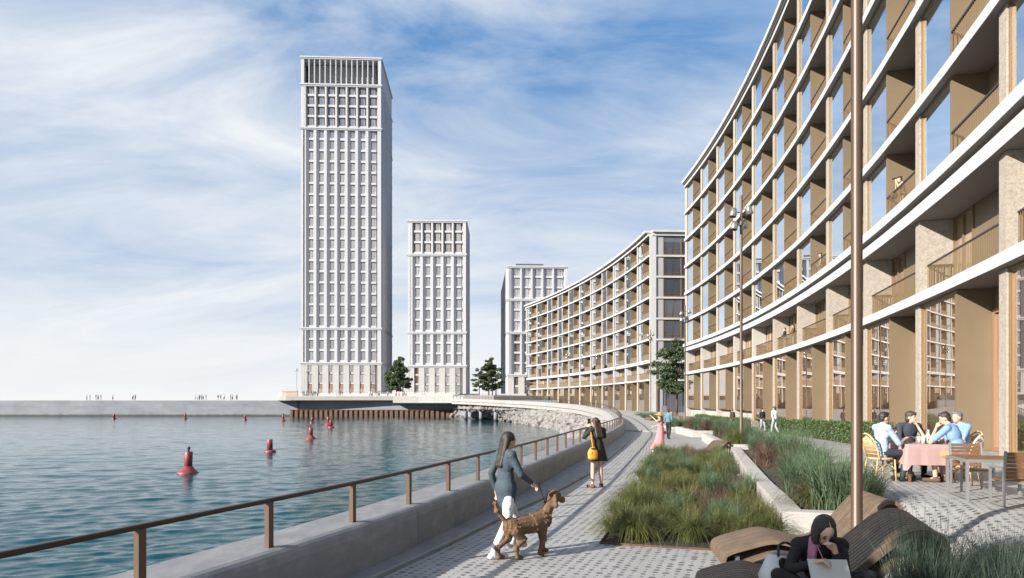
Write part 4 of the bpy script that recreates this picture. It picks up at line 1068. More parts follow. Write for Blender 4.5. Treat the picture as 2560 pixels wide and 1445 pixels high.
def person(label, loc, rz, J, top, trousers, hair='short', skin='skin', hairm='hairdark', sleeves='long', legs='long', shoes='black_cloth', vox=.012, skirt=None, group=None, top_len=.0, fingers=True, slim=1.0, sc=1.0, collar=False, face_detail=True, curl=.5):
    root = thing('person', label, 'person', loc, rz, group, sc if sc != 1.0 else None); s = J['s']; w = slim
    f = J['face'].normalized(); rt = f.cross(Vector((0,0,1))).normalized(); up = rt.cross(f)
    rot = Matrix((rt, f, up)).transposed()
    hd = J['head']
    b = MB(); C = b.caps
    b.ell(hd+up*.018*s, .073*s, .092*s, .102*s, 14, rot=rot); b.ell(hd+f*.022*s-up*.055*s, .053*s, .066*s, .062*s, 12, rot=rot)
    b.ell(hd+f*.092*s-up*.018*s, .011*s, .017*s, .024*s, 8, rot=rot)
    for q in (-1, 1): b.ell(hd+rt*q*.074*s-f*.004*s-up*.01*s, .011*s, .022*s, .031*s, 8, rot=rot)
    C(J['neck']-up*.03*s, hd-f*.015*s-up*.05*s, .05*s, .047*s)
    mid = J['pel'].lerp(J['chest'], .5); sp_ = (J['neck']-J['pel']).normalized()
    sx = (J['shR']-J['shL']).normalized(); fy = sp_.cross(sx).normalized() if True else f
    rt_ = Matrix((sx, -fy if fy.dot(f) < 0 else fy, sp_)).transposed()
    def torso(m, g=0.0, low=True):
        m.ell(J['chest']+sp_*.06*s, (.158*w+g)*s, (.105+g)*s, (.19+g)*s, 14, rot=rt_); m.ell(mid, (.135*w+g)*s, (.098+g)*s, (.16+g)*s, 14, rot=rt_)
        m.caps(J['shL'], J['shR'], (.058+g)*s, (.058+g)*s, 10); m.caps(J['shL'].lerp(J['neck'], .3), J['neck'], (.052+g)*s, (.05+g*.6)*s, 10); m.caps(J['shR'].lerp(J['neck'], .3), J['neck'], (.052+g)*s, (.05+g*.6)*s, 10)
        if low: m.ell(J['pel'], (.158*w+g)*s, (.112+g)*s, (.125+g)*s, 14, rot=rt_)
    torso(b)
    for S, q in (('L', -1), ('R', 1)):
        C(J['sh'+S], J['el'+S], .046*s*w, .037*s*w); C(J['el'+S], J['wr'+S], .037*s*w, .025*s)
        if fingers: hand(b, J['wr'+S], J['el'+S], s, curl, q)
        else: C(J['wr'+S], J['wr'+S]+(J['wr'+S]-J['el'+S]).normalized()*.12*s, .026*s, .02*s)
        C(J['hi'+S], J['kn'+S], .078*s*w, .054*s*w); C(J['kn'+S], J['kn'+S].lerp(J['an'+S], .35), .052*s*w, .053*s*w); C(J['kn'+S].lerp(J['an'+S], .35), J['an'+S], .053*s*w, .034*s*w)
        C(J['an'+S]-V3(0,0,.03)*s, J['to'+S], .04*s, .03*s)
    remesh('body', b, M[skin], root, vox)
    # hair
    h = MB(); hm = M[hairm]
    if hair == 'short':
        h.ell(hd+up*.042*s-f*.016*s, .080*s, .094*s, .088*s, 14, rot=rot); h.ell(hd-f*.052*s-up*.005*s, .068*s, .052*s, .075*s, 12, rot=rot); h.ell(hd+up*.085*s+f*.04*s, .06*s, .05*s, .035*s, 10, rot=rot)
    elif hair == 'bob':
        h.ell(hd+up*.042*s-f*.014*s, .084*s, .098*s, .092*s, 14, rot=rot); h.ell(hd-f*.045*s-up*.03*s, .082*s, .062*s, .09*s, 12, rot=rot); h.ell(hd+up*.07*s+f*.06*s-rt*.02*s, .065*s, .04*s, .04*s, 10, rot=rot)
    else:
        h.ell(hd+up*.036*s-f*.016*s, .088*s, .102*s, .098*s, 14, rot=rot)
        bk = J['neck']-f*.075*s
        for q in (-.055,-.02,.02,.055): h.caps(hd-f*.055*s+rt*q*s+up*.02*s, bk-sp_*.20*s-f*.03*s+rt*q*1.25*s, .05*s, .028*s, 8)
        if hair == 'longfront':
            pass
    remesh('hair', h, hm, root, vox*.9, 3)
    # face
    if face_detail:
        e = MB()
        for q in (-1, 1):
            e.ell(hd+f*.080*s+rt*q*.030*s+up*.012*s, .013*s, .008*s, .005*s, 8, rot=rot); e.ell(hd+f*.083*s+rt*q*.031*s+up*.034*s, .018*s, .006*s, .004*s, 8, rot=rot)
        e.obj('eyes', M['hairdark'], root); l = MB(); l.ell(hd+f*.083*s-up*.062*s, .021*s, .008*s, .007*s, 8, rot=rot); l.obj('lips', M['lips'], root)
    # clothes
    if top:
        c = MB(); torso(c, .014, low=False); hem = J['pel']+sp_*(.02-top_len)*s
        c.ell(J['pel'].lerp(J['chest'], .25), (.150*w+.016)*s, .118*s, .14*s, 14, rot=rt_)
        if top_len > 0: c.ell(J['pel']-sp_*top_len*.3*s, (.162*w+.018)*s, .128*s, (.10+top_len*.6)*s, 14, rot=rt_)
        if top_len > .1: c.ell(J['pel'], (.158*w+.034)*s, .150*s, .17*s, 14, rot=rt_)
        for S in 'LR':
            if sleeves != 'none':
                c.caps(J['sh'+S], J['el'+S].lerp(J['sh'+S], .0 if sleeves == 'long' else .25), .062*s*w, .052*s*w)
                if sleeves == 'long': c.caps(J['el'+S], J['el'+S].lerp(J['wr'+S], .9), .050*s*w, .038*s*w)
                if sleeves == 'rolled': c.caps(J['sh'+S], J['el'+S], .062*s*w, .055*s*w); c.caps(J['el'+S], J['el'+S].lerp(J['wr'+S], .3), .053*s*w, .050*s*w)
        remesh('top', c, M[top], root, vox*1.1, 5)
    if trousers:
        c = MB(); c.ell(J['pel']-sp_*.01*s, (.158*w+.012)*s, .124*s, .13*s, 14, rot=rt_)
        for S in 'LR':
            c.caps(J['hi'+S], J['kn'+S].lerp(J['hi'+S], .0 if legs != 'mini' else .6), .092*s*w, .068*s*w)
            if legs == 'long': c.caps(J['kn'+S], J['an'+S].lerp(J['kn'+S], .06), .066*s*w, .05*s*w)
            if legs == 'knee': c.caps(J['hi'+S], J['kn'+S]+(J['kn'+S]-J['hi'+S]).normalized()*.04, .095*s*w, .082*s*w)
        remesh('trousers' if legs == 'long' else 'shorts', c, M[trousers], root, vox*1.1, 4)
    if skirt:                                # (material, list of (height, rx, ry, dx, dy))
        c = MB(); n = 28; vs = []; fs = []; hs = skirt[1]
        for i, (z, rx, ry, dx, dy) in enumerate(hs):
            for k in range(n):
                q = 6.2832*k/n; fl = 1+.09*(i/len(hs))*math.sin(q*7+i*.3)+.05*(i/len(hs))*math.sin(q*11)
                vs.append((dx+rx*fl*math.cos(q), dy+ry*fl*math.sin(q), z))
        for i in range(len(hs)-1):
            for k in range(n): fs.append((i*n+k, (i+1)*n+k, (i+1)*n+(k+1) % n, i*n+(k+1) % n))
        c.add(vs, fs, 0, True); c.obj('skirt', M[skirt[0]], root)
    if shoes:
        for S in 'LR':
            c = MB(); a = J['an'+S]; t = J['to'+S]; d = (t-a); d.z = 0; d.normalize()
            c.caps(V3(a.x,a.y,t.z)-d*.045*s+V3(0,0,.012)*s, V3(t.x,t.y,t.z)+d*.035*s, .044*s, .038*s); c.caps(V3(a.x,a.y,t.z+.01*s), a-V3(0,0,.015)*s, .044*s, .046*s)
            remesh('shoe', c, M[shoes], root, vox*.9, 3)
    return root

# --- woman with the yellow bag, seen from behind, photographing the harbour
x, y, _ = at(1493, 1219, 0)
J = stand(1.69, elR=(.30,.16,1.22), wrR=(.10,.27,1.46), elL=(-.27,.17,1.22), wrL=(-.10,.27,1.46), anL=(-.14,-.02,.085), anR=(.13,.02,.085), toL=(-.16,.13,.03), toR=(.18,.15,.03), knL=(-.11,.02,.48), knR=(.11,.03,.48), head=(-.02,.05,1.575))
RZ1 = R(24)
woman = person('woman with long dark hair in a short dark coat photographing the water, seen from behind', (x, y, 0), RZ1, J, 'dark_green_cloth', None, hair='long', skin='skin2', hairm='hairbrown', shoes='brown_cloth', vox=.011, top_len=.1,
       skirt=('dark_green_cloth', [(1.12,.15,.125,0,0),(1.0,.18,.145,0,0),(.88,.215,.17,0,0),(.76,.255,.20,0,0),(.66,.28,.215,0,0)]))
ph = MB(); ph.box(-.04,.04,-.006,.006,-.075,.075); o = ph.obj('phone', M['black']); o.location = Vector((x,y,0))+Matrix.Rotation(RZ1, 3, 'Z') @ Vector((-.01,.37,1.60)); o.rotation_euler = (R(-8), 0, RZ1)
tag(o, 'black phone held up in both hands by the woman with the yellow bag', 'phone')
bag = thing('shoulder_bag', 'yellow leather shoulder bag hanging at the side of the woman in the dark coat', 'bag', Vector((x,y,0))+Matrix.Rotation(RZ1, 3, 'Z') @ Vector((-.22,-.17,.70)), RZ1+R(-15))
mb = MB(); mb.ell((0,0,.14), .135, .065, .15, 16); mb.ell((0,0,.06), .13, .07, .075, 16); mb.ell((0,0,.24), .09, .05, .07, 16); remesh('pouch', mb, M['yellow'], bag, .012, 3)
mb = MB(); mb.bar((0,.01,.27), (-.02,.13,.66), .045, .012); mb.bar((-.02,.13,.66), (.0,.20,.70), .045, .012); mb.bar((.03,.01,.27), (.01,.12,.60), .03, .01); mb.obj('strap', M['yellow'], bag)
mb = MB(); mb.ell((.0,-.045,.27), .075, .03, .02, 10); mb.ell((-.04,-.066,.17), .012, .01, .012, 8); mb.obj('clasp', M['black'], bag)

# --- dog walker and dog
x, y, _ = at(1283, 1392, 0)
J = stand(1.67, elR=(.25,.10,1.13), wrR=(.20,.30,1.0), elL=(-.24,-.10,1.12), wrL=(-.27,-.02,.88), knL=(-.10,.20,.50), anL=(-.11,.16,.14), toL=(-.12,.33,.10), knR=(.10,-.03,.48), anR=(.11,-.24,.12), toR=(.12,-.10,.03), head=(0,.05,1.575))
RZ2 = R(-62)
walker = person('woman with long black hair in a denim jacket and white trousers walking the dog', (x-.1, y+.05, 0), RZ2, J, 'denim_cloth', 'white_cloth', hair='long', hairm='hairdark', top_len=.24, shoes='white_cloth', vox=.012)
x2, y2, _ = at(1322, 1390, 0)
dog = thing('dog', 'curly brown dog trotting on a lead beside the woman in the denim jacket', 'dog', (x2, y2-.05, 0), R(35))
b = MB(); C = b.caps      # dog faces +x
C((-.26,0,.43), (.20,0,.46), .115, .135, 12); C((.05,0,.45), (.24,0,.48), .14, .13, 12); C((-.30,0,.44), (-.1,0,.42), .115, .10, 12)
C((.27,0,.53), (.40,.02,.72), .085, .072, 10); b.ell((.45,.02,.78), .092, .075, .078, 12); C((.48,.02,.76), (.60,.03,.72), .05, .037, 10)
for q in (-1, 1):
    C((.42,.02+q*.07,.80), (.40,.02+q*.095,.68), .028, .034, 8)
    fx = .12 if q > 0 else -.07
    C((.20,q*.075,.42), (.22+fx*.5,q*.08,.23), .058, .040, 8); C((.22+fx*.5,q*.08,.23), (.19+fx,q*.08,.06), .040, .030, 8); C((.19+fx,q*.08,.045), (.25+fx,q*.08,.032), .034, .03, 8)
    hx = -.10 if q > 0 else .08
    C((-.28,q*.075,.40), (-.22+hx*.6,q*.085,.27), .085, .055, 8); C((-.22+hx*.6,q*.085,.27), (-.35+hx,q*.085,.16), .048, .032, 8); C((-.35+hx,q*.085,.16), (-.33+hx,q*.085,.045), .032, .028, 8); C((-.33+hx,q*.085,.038), (-.26+hx,q*.085,.03), .033, .028, 8)
C((-.37,0,.50), (-.50,.03,.66), .035, .03, 8); C((-.50,.03,.66), (-.52,.04,.76), .03, .02, 8)
rq = random.Random(2); base_v = [Vector(v) for v in b.v]
for k in range(1500):
    v = rq.choice(base_v)
    if v.z > .1: b.ell(v+V3(rq.uniform(-.008,.008), rq.uniform(-.008,.008), rq.uniform(-.006,.006)), .016, .016, .015, 6)
remesh('body', b, M['fur'], dog, .009, 7)
e = MB(); e.ell((.635,.03,.73), .018, .022, .016, 8); e.ell((.53,.075,.80), .01, .008, .01, 8); e.ell((.53,-.025,.80), .01, .008, .01, 8); e.obj('nose', M['black'], dog)
mb = MB(); mb.tube([(.33,.0,.60),(.35,.05,.62),(.36,.09,.64)], .012, 6); mb.obj('collar', M['black'], dog)
h_ = Vector((x-.1,y+.05,0))+Matrix.Rotation(RZ2, 3, 'Z') @ Vector((.20,.40,1.0)); n_ = Vector((x2,y2-.05,0))+Matrix.Rotation(R(35), 3, 'Z') @ Vector((.34,.02,.66))
mb = MB(); mb.tube([h_, h_.lerp(n_, .5)+V3(0,0,-.06), n_], .008, 6); tag(mb.obj('dog_lead', M['black']), 'thin dark lead between the walker and the brown dog', 'dog lead')

# --- woman in pink with the straw hat
x, y, _ = at(1652, 1129, 0); z = ground_z(x, y)
J = stand(1.62, elL=(-.27,.10,1.33), wrL=(-.30,.30,1.52), elR=(.24,.12,1.16), wrR=(.13,.33,1.10), anR=(.10,-.10,.09), toR=(.11,.05,.03), anL=(-.10,.12,.085), toL=(-.11,.28,.03), knL=(-.10,.10,.48), neck=(0,.01,1.44), head=(0,.05,1.57))
RZ3 = R(62)
pink = person('woman in a long pink dress and straw hat walking beside the grass bed', (x, y, z), RZ3, J, 'pink_cloth', None, hair='long', skin='skin2', hairm='hairbrown', sleeves='none', shoes='white_cloth', vox=.012, slim=.95,
       skirt=('pink_cloth', [(1.12,.125,.105,0,0),(1.0,.14,.12,0,0),(.86,.165,.14,0,0),(.65,.16,.17,-.01,.02),(.42,.16,.21,-.02,.06),(.24,.17,.26,-.03,.11),(.12,.18,.29,-.03,.14)]))
hat = thing('straw_hat', 'wide straw hat on the head of the woman in pink', 'hat', Vector((x,y,z))+Matrix.Rotation(RZ3, 3, 'Z') @ Vector((0,.04,1.555)), RZ3); hat.rotation_euler[0] = R(6)
mb = MB(); mb.lathe([(.095,0),(.17,-.012),(.215,-.03),(.22,-.024),(.17,.0),(.10,.018),(.095,.07),(.06,.105),(.0,.11)], 22); mb.obj('brim', M['straw'], hat)
mb = MB(); mb.lathe([(.103,.008),(.103,.04)], 22); mb.obj('hat_band', M['pink_cloth'], hat)
mb = MB(); mb.ell((0,0,0), .09, .05, .08, 12); o = remesh('handbag', mb, M['lips'], None, .012, 2); o.location = Vector((x,y,z))+Matrix.Rotation(RZ3, 3, 'Z') @ Vector((.17,-.12,.80)); tag(o, 'small dark red handbag at the hip of the woman in pink', 'bag')

# ------------------------------------------------------------------ dining table group
TX, TY = 7.82, 13.55; TZ = ground_z(TX, TY); HT = .70
tbl = thing('dining_table', 'square cafe table hidden under the pink cloth among four seated people', 'table', (TX, TY, TZ), R(-8))
mb = MB(); mb.box(-.42,.42,-.38,.38,HT-.03,HT); mb.obj('tabletop', M['woodtop'], tbl)
for sx in (-.36,.36):
    for sy in (-.32,.32): mb = MB(); mb.box(sx-.02,sx+.02,sy-.02,sy+.02,0,HT-.031); mb.obj('leg', M['woodtop'], tbl)
mb = MB(); n = 64; vs = []; fs = []; hw, hd_ = .44, .40
def sq(t, a, b):
    t = t*4; i = int(t) % 4; f = t-int(t); P = [(-a,-b),(a,-b),(a,b),(-a,b)]; p, q = P[i], P[(i+1) % 4]; return p[0]+(q[0]-p[0])*f, p[1]+(q[1]-p[1])*f
vs.append((0,0,HT+.008)); rows = [(0,0),(.01,.004),(.03,.10),(.05,.24),(.07,.38)]
for o_, dz in rows:
    for k in range(n):
        a_, b_ = sq(k/n, hw+o_, hd_+o_); fold = .012*math.sin(k*1.1)*dz/.38+.01*math.sin(k*2.3)*dz/.38; L = math.hypot(a_, b_)
        corner = abs(abs(a_)-abs(b_)*hw/hd_) < .09
        vs.append((a_*(1+fold/L), b_*(1+fold/L), HT+.008-dz-(.10 if corner else 0)*(dz/.38)))
for k in range(n): fs.append((0, 1+k, 1+(k+1) % n))
for i in range(len(rows)-1):
    for k in range(n): a_ = 1+i*n+k; b_ = 1+i*n+(k+1) % n; fs.append((a_, a_+n, b_+n, b_))
mb.add(vs, fs, 0, True); o = mb.obj('tablecloth', M['tablecloth']); o.location = (TX, TY, TZ); o.rotation_euler[2] = R(-8)
tag(o, 'pink checked cloth draped over the cafe table', 'tablecloth')
def gl(dx, dy, r_, h, lb, name='drinking_glass', m='clear'):
    mb = MB(); mb.lathe([(r_*.8,0),(r_,h),(r_*.9,h-.004),(r_*.7,.01)], 12); o = mb.obj(name, M[m]); o.location = (TX+dx, TY+dy, TZ+HT+.012); tag(o, lb, 'glass', 'glasses on the pink table')
gl(-.12,-.22,.036,.15,'tall water glass nearest the man in pale blue on the pink table')
gl(-.02,-.10,.034,.13,'water glass in the middle of the pink table'); gl(.06,-.20,.036,.11,'short tumbler beside the middle glass on the pink table')
gl(.12,-.02,.034,.14,'glass in front of the man in the bright blue shirt'); gl(.02,.16,.034,.12,'glass in front of the woman in navy')
mb = MB(); mb.lathe([(.045,0),(.048,.14),(.022,.19),(.022,.25)], 14); o = mb.obj('carafe', M['clear']); o.location = (TX+.16, TY+.10, TZ+HT+.012); tag(o, 'clear glass carafe standing at the back of the pink table', 'carafe')
mb = MB(); mb.lathe([(.06,0),(.11,.012),(.115,.018),(.09,.012)], 20); o = mb.obj('plate', M['white']); o.location = (TX+.24, TY-.22, TZ+HT+.01); tag(o, 'white plate by the elbow of the man in the bright blue shirt', 'plate')

def rattan_chair(label, loc, rz, white=False):
    root = thing('cane_chair', label, 'chair', loc, rz, 'cane bistro chairs round the pink table'); m = M['rattanwhite' if white else 'rattan']
    mb = MB(); mb.lathe([(.0,.415),(.21,.415),(.22,.43),(.21,.45),(.0,.452)], 20); mb.obj('seat', M['rattan'], root)
    for sx, sy in ((-.17,.17),(.17,.17)): mb = MB(); mb.tube([(sx,sy,.42),(sx*1.1,sy*1.12,0)], .016, 8); mb.obj('leg', M['rattan'], root)
    for sx in (-.16,.16): mb = MB(); mb.tube([(sx,-.17,.42),(sx*1.15,-.23,0)], .016, 8); mb.obj('leg', M['rattan'], root)
    mb = MB(); pts = [(-.18,-.14,.40),(-.20,-.20,.60),(-.17,-.26,.78),(-.09,-.30,.87),(0,-.31,.90),(.09,-.30,.87),(.17,-.26,.78),(.20,-.20,.60),(.18,-.14,.40)]
    P = catmull(pts, 4); mb.tube(P, .018, 8); mb.obj('back_frame', m, root)
    mb = MB(); 
    for k in range(-5, 6): mb.tube([(k*.032,-.18,.46),(k*.034,-.235,.66),(k*.026,-.29,.86-abs(k)*.014)], .0085, 5)
    for q in range(5): z_ = .52+q*.07; mb.tube([(-.19,-.19-q*.018,z_),(0,-.205-q*.02,z_),(.19,-.19-q*.018,z_)], .0085, 5)
    mb.obj('back_weave', m, root)
    mb = MB(); 
    for a, b_ in (((-.18,.185),(.18,.185)),((-.18,.185),(-.18,-.2)),((.18,.185),(.18,-.2)),((-.18,-.2),(.18,-.2))): mb.tube([(a[0],a[1],.2),((a[0]+b_[0])/2,(a[1]+b_[1])/2,.34),(b_[0],b_[1],.2)], .01, 6)
    mb.obj('stretcher', M['rattan'], root)
def gz(x, y): return ground_z(x, y)
seats = [(6.96, 13.45, R(-82), 'left'), (8.0, 14.4, R(176), 'back'), (8.22, 13.0, R(38), 'right'), (9.0, 14.15, R(100), 'far')]
lab = {'left': 'cane chair under the man in the pale blue shirt', 'back': 'cane chair under the woman in navy', 'right': 'white framed cane chair under the man in the bright blue shirt', 'far': 'cane chair under the grey haired man'}
for cx, cy, rz, nm in seats: rattan_chair(lab[nm], (cx, cy, gz(cx, cy)), rz, nm == 'right')
sx, sy, rz, _ = seats[0]
person('dark haired man in a pale blue rolled sleeve shirt left of the pink table', (sx, sy, gz(sx, sy)), rz, seat_pose(.45, .02, wrR=(.10,.44,.80), elR=(.22,.22,.72), wrL=(-.10,.46,.78), elL=(-.22,.22,.72), face=(.05,1,0)), 'light_blue_cloth', 'navy_cloth', sleeves='rolled', top_len=.08, vox=.011)
sx, sy, rz, _ = seats[1]
person('short haired woman in a navy blouse at the back of the pink table', (sx, sy, gz(sx, sy)), rz, seat_pose(.45, .06, wrR=(.16,.36,.78), elR=(.24,.18,.70), wrL=(-.05,.30,1.02), elL=(-.20,.32,.75), face=(-.75,.8,0)), 'navy_cloth', 'black_cloth', hair='bob', hairm='hairbrown', sleeves='short', skin='skin2', vox=.011, slim=.93)
sx, sy, rz, _ = seats[2]
person('man in a bright blue shirt and tan shorts leaning over the pink table', (sx, sy, gz(sx, sy)), rz, seat_pose(.45, .20, wrL=(-.03,.42,1.02), elL=(-.20,.46,.74), wrR=(.12,.50,.76), elR=(.26,.40,.74), face=(-.3,1,-.35)), 'blue_cloth', 'tan_cloth', sleeves='short', legs='knee', shoes='brown_cloth', top_len=.08, vox=.011, slim=1.1)
sx, sy, rz, _ = seats[3]
person('grey haired man in a blue shirt at the far right of the pink table', (sx, sy, gz(sx, sy)), rz, seat_pose(.45, .10, face=(0,1,0)), 'blue_cloth', 'tan_cloth', hairm='hairgrey', sleeves='short', legs='knee', shoes='brown_cloth', vox=.011, slim=1.05)
mb = MB(); mb.ell((0,0,.16), .16, .10, .16, 14); o = remesh('handbag', mb, M['black'], None, .014, 3); o.location = (7.42, 14.3, gz(7.42,14.3)+.55); tag(o, 'dark patterned handbag hung between the man in pale blue and the woman in navy', 'bag')
mb = MB(); mb.ell((0,0,.11), .24, .16, .11, 14); o = remesh('rucksack', mb, M['olive_cloth'], None, .014, 3); o.location = (7.5, 13.7, gz(7.5,13.7)); tag(o, 'dark olive rucksack lying on the paving under the pink table', 'bag')

# ------------------------------------------------------------------ teak table and chairs
def slat_table(label, loc, rz):
    root = thing('slat_table', label, 'table', loc, rz, None, .9); L, Wd, H = 1.15, .96, .70
    mb = MB(); frame_pts = [(0,0),(L,0),(L,Wd),(0,Wd)]
    for (a, b_) in zip(frame_pts, frame_pts[1:]+frame_pts[:1]): mb.bar((a[0],a[1],H-.03), (b_[0],b_[1],H-.03), .04, .05)
    mb.obj('frame', M['steel'], root); sm = MB(); sm.box(.022, L-.022, 0, .085, H-.02, H+.003); me = sm.mesh('slat', M['woodtop'])
    for k in range(10): link('slat', me, root, (0, .022+k*.0925, 0))
    lm = MB(); lm.box(-.022,.022,-.022,.022,0,H-.005); me = lm.mesh('leg', M['steel'])
    for p in frame_pts: link('leg', me, root, (p[0]+(.001 if p[0] == 0 else -.001), p[1]+(.001 if p[1] == 0 else -.001), 0))
    mb = MB(); mb.bar((0,0,.04),(0,Wd,.04),.025); mb.bar((L,0,.04),(L,Wd,.04),.025); mb.obj('foot_bar', M['steel'], root)
tx, ty = 6.90, 10.79
slat_table('empty teak topped table with grey steel legs in the right foreground', (tx, ty, gz(tx, ty)), R(-14))
def slat_chair_proto():
    root = thing('slat_chair', 'x', 'chair'); W_ = .56
    sm = MB(); sm.box(-W_/2+.025, W_/2-.025, 0, .058, -.012, .008); me = sm.mesh('slat', M['woodtop'])
    for k in range(7): link('slat', me, root, (0, -.20+k*.066, .43))
    for k in range(7):
        z_ = .47+k*.066; o = link('slat', me, root, (0, -.225-.16*(z_-.43), z_)); o.rotation_euler = (R(99), 0, 0)
    mb = MB()
    for q in (-1, 1):
        x_ = q*W_/2
        l = MB(); l.bar((x_,.26,0),(x_,.26,.64),.035); l.obj('leg', M['steel'], root); l = MB(); l.bar((x_,-.26,0),(x_,-.24,.43),.035); l.obj('leg', M['steel'], root)
        l = MB(); l.bar((x_,-.24,.42),(x_,-.315,.945),.035); l.obj('back_post', M['steel'], root)
        l = MB(); l.bar((x_,.28,.645),(x_,-.27,.645),.05,.03); l.obj('armrest', M['steel'], root)
        mb.bar((x_,.26,.015),(x_,-.26,.015),.03)
    mb.bar((-W_/2,.24,.40),(W_/2,.24,.40),.03); mb.bar((-W_/2,-.22,.40),(W_/2,-.22,.40),.03); mb.obj('frame', M['steel'], root); return root
SC = slat_chair_proto()
def put(o, x, y, rz, lb, grp): o.scale = (.86,.86,.84); o.location = (x, y, gz(x, y)); o.rotation_euler = (0,0,rz); o['label'] = lb; o['group'] = grp
put(SC, 7.78, 12.05, R(168), 'slatted teak armchair on the far side of the empty teak table', 'slatted teak armchairs')
dup(SC, (7.32, 10.35, gz(7.32,10.35)), R(-12), 'nearest slatted teak armchair, cut by the right edge of the picture', 'slatted teak armchairs')
far = [(1703,'leftmost far terrace armchair, beside the corner lamp pole'),(1719,'second far terrace armchair from the corner lamp pole'),(1733,'far terrace armchair half way along the row before the plinth windows'),(1748,'far terrace armchair left of the separate dark one'),(1764,'dark far terrace armchair standing apart at the end of the hedge')]
for k, (px, lb) in enumerate(far):
    yy_ = 74-k*1.6; xx_ = (px-1280)/F*yy_; dup(SC, (xx_, yy_, gz(xx_, yy_)), R(180+rnd.uniform(-40,40)), lb, 'terrace armchairs at the far hedge end')
for k, px in enumerate((1672, 1684, 1695)):
    yy_ = 84-k; xx_ = (px-1280)/F*yy_; dup(SC, (xx_, yy_, gz(xx_, yy_)), R(150+k*25), 'terrace armchair in the group below the passage pine', 'terrace armchairs below the passage pine')

# ------------------------------------------------------------------ the girl sketching
GX, GY, GZ, GS = 2.12, 5.0, .745, .83
J = dict(pel=V3(0,-.02,.10), chest=V3(0,.10,.34), neck=V3(.0,.185,.50), head=V3(.0,.265,.585), shL=V3(-.165,.15,.45), shR=V3(.165,.15,.45),
         elL=V3(-.14,.33,.23), wrL=V3(-.055,.365,.43), elR=V3(.27,.22,.25), wrR=V3(.11,.39,.355),
         hiL=V3(-.09,0,.09), hiR=V3(.09,0,.09), knL=V3(-.36,.26,.22), knR=V3(.36,.26,.22), anL=V3(.10,.38,.06), anR=V3(-.10,.44,.06), toL=V3(.22,.42,.04), toR=V3(-.22,.48,.04), face=V3(-.12,1,-.78), s=.95)
girl = person('girl with black and pink hair in black clothes sitting cross legged and sketching', (GX, GY, GZ), R(180-6), J, 'black_cloth', 'black_cloth', hair='none_', skin='skin2', hairm='hairdark', shoes='black_cloth', vox=.0075, slim=.95, sleeves='long', curl=.75, face_detail=False, sc=GS)
for c in kids(girl):
    if c.name.startswith('hair'):
        BAKE.remove(c); bpy.data.objects.remove(c)
f = J['face'].normalized(); rt = f.cross(V3(0,0,1)).normalized(); up = rt.cross(f); rot = Matrix((rt, f, up)).transposed(); hd = J['head']
h = MB(); h.ell(hd+up*.030-f*.026, .090, .098, .104, 18, rot=rot); h.ell(hd-f*.055-V3(0,0,.05), .092, .055, .13, 14, rot=None)
for q in (-1, 1):
    h.ell(hd+rt*q*.072-f*.01-V3(0,0,.035), .030, .060, .115, 12)
remesh('hair', h, M['hairdark'], girl, .0075, 9)
h = MB(); r9 = random.Random(8)
for q in (-1, 1):
    for k in range(9):
        a_ = hd+rt*q*(.070+.022*r9.random())-f*(-.03+.11*k/9)-V3(0,0,.10+.02*r9.random()); m_ = a_+V3(q*.018,.02,-.10); e_ = a_+V3(q*(.012+.03*r9.random()),.03-.02*r9.random(),-.20-.07*r9.random())
        h.caps(a_, m_, .020, .019, 8); h.caps(m_, e_, .019, .005, 8)
remesh('hair_ends', h, M['pinkhair'], girl, .0055, 3)
mb = MB(); pl = [hd+up*(.132-.004*k)+f*(-.05+.022*k) for k in range(6)]; mb.tube(pl, .0022, 5); mb.obj('parting', M['skin2'], girl)
e = MB()
for q in (-1, 1): e.ell(hd+f*.084+rt*q*.031+up*.004, .015, .006, .0035, 8, rot=rot); e.ell(hd+f*.086+rt*q*.032+up*.026, .019, .005, .004, 8, rot=rot)
e.obj('eyes', M['hairdark'], girl); l = MB(); l.ell(hd+f*.085-up*.062, .020, .009, .008, 8, rot=rot); l.obj('lips', M['lips'], girl)
mb = MB(); vs = [tuple(hd+rt*a_+up*b_+f*c_) for a_, b_, c_ in ((.075,-.03,.02),(.072,-.075,.035),(.045,-.115,.06),(.03,-.10,.085),(.06,-.05,.06))]
mb.add(vs, [(0,1,2,3,4)]); mb.obj('face_mask', M['light_blue_cloth'], girl)
# sketchbook and pencil
RG = Matrix.Rotation(R(174), 4, 'Z'); RG = RG @ Matrix.Scale(GS, 4); RG.translation = (GX, GY, GZ)
book = thing('sketchbook', 'open spiral sketchbook on the lap of the sitting girl', 'sketchbook'); book.matrix_world = RG @ Matrix.Translation((.02,.455,.30)) @ Matrix.Rotation(R(-52), 4, 'X')
mb = MB(); mb.box(-.15,.15,-.105,.105,-.004,.004); mb.obj('page', M['paper'], book); mb = MB(); mb.box(-.152,.152,-.107,.107,-.009,-.005); mb.obj('cover', M['darkgrey'], book)
mb = MB()
for k in range(22): mb.tube([(-.14+k*.0133,.092,.006),(-.14+k*.0133,.105,.014),(-.14+k*.0133,.116,.0),(-.14+k*.0133,.105,-.014)], .0017, 4)
mb.obj('spiral', M['black'], book)
mb = MB(); a_ = RG @ V3(.06,.47,.37); b_ = RG @ V3(.10,.40,.50); mb.tube([a_, b_], .0038, 6); o = mb.obj('pencil', M['lips']); tag(o, 'pencil in the drawing hand of the sitting girl', 'pencil')
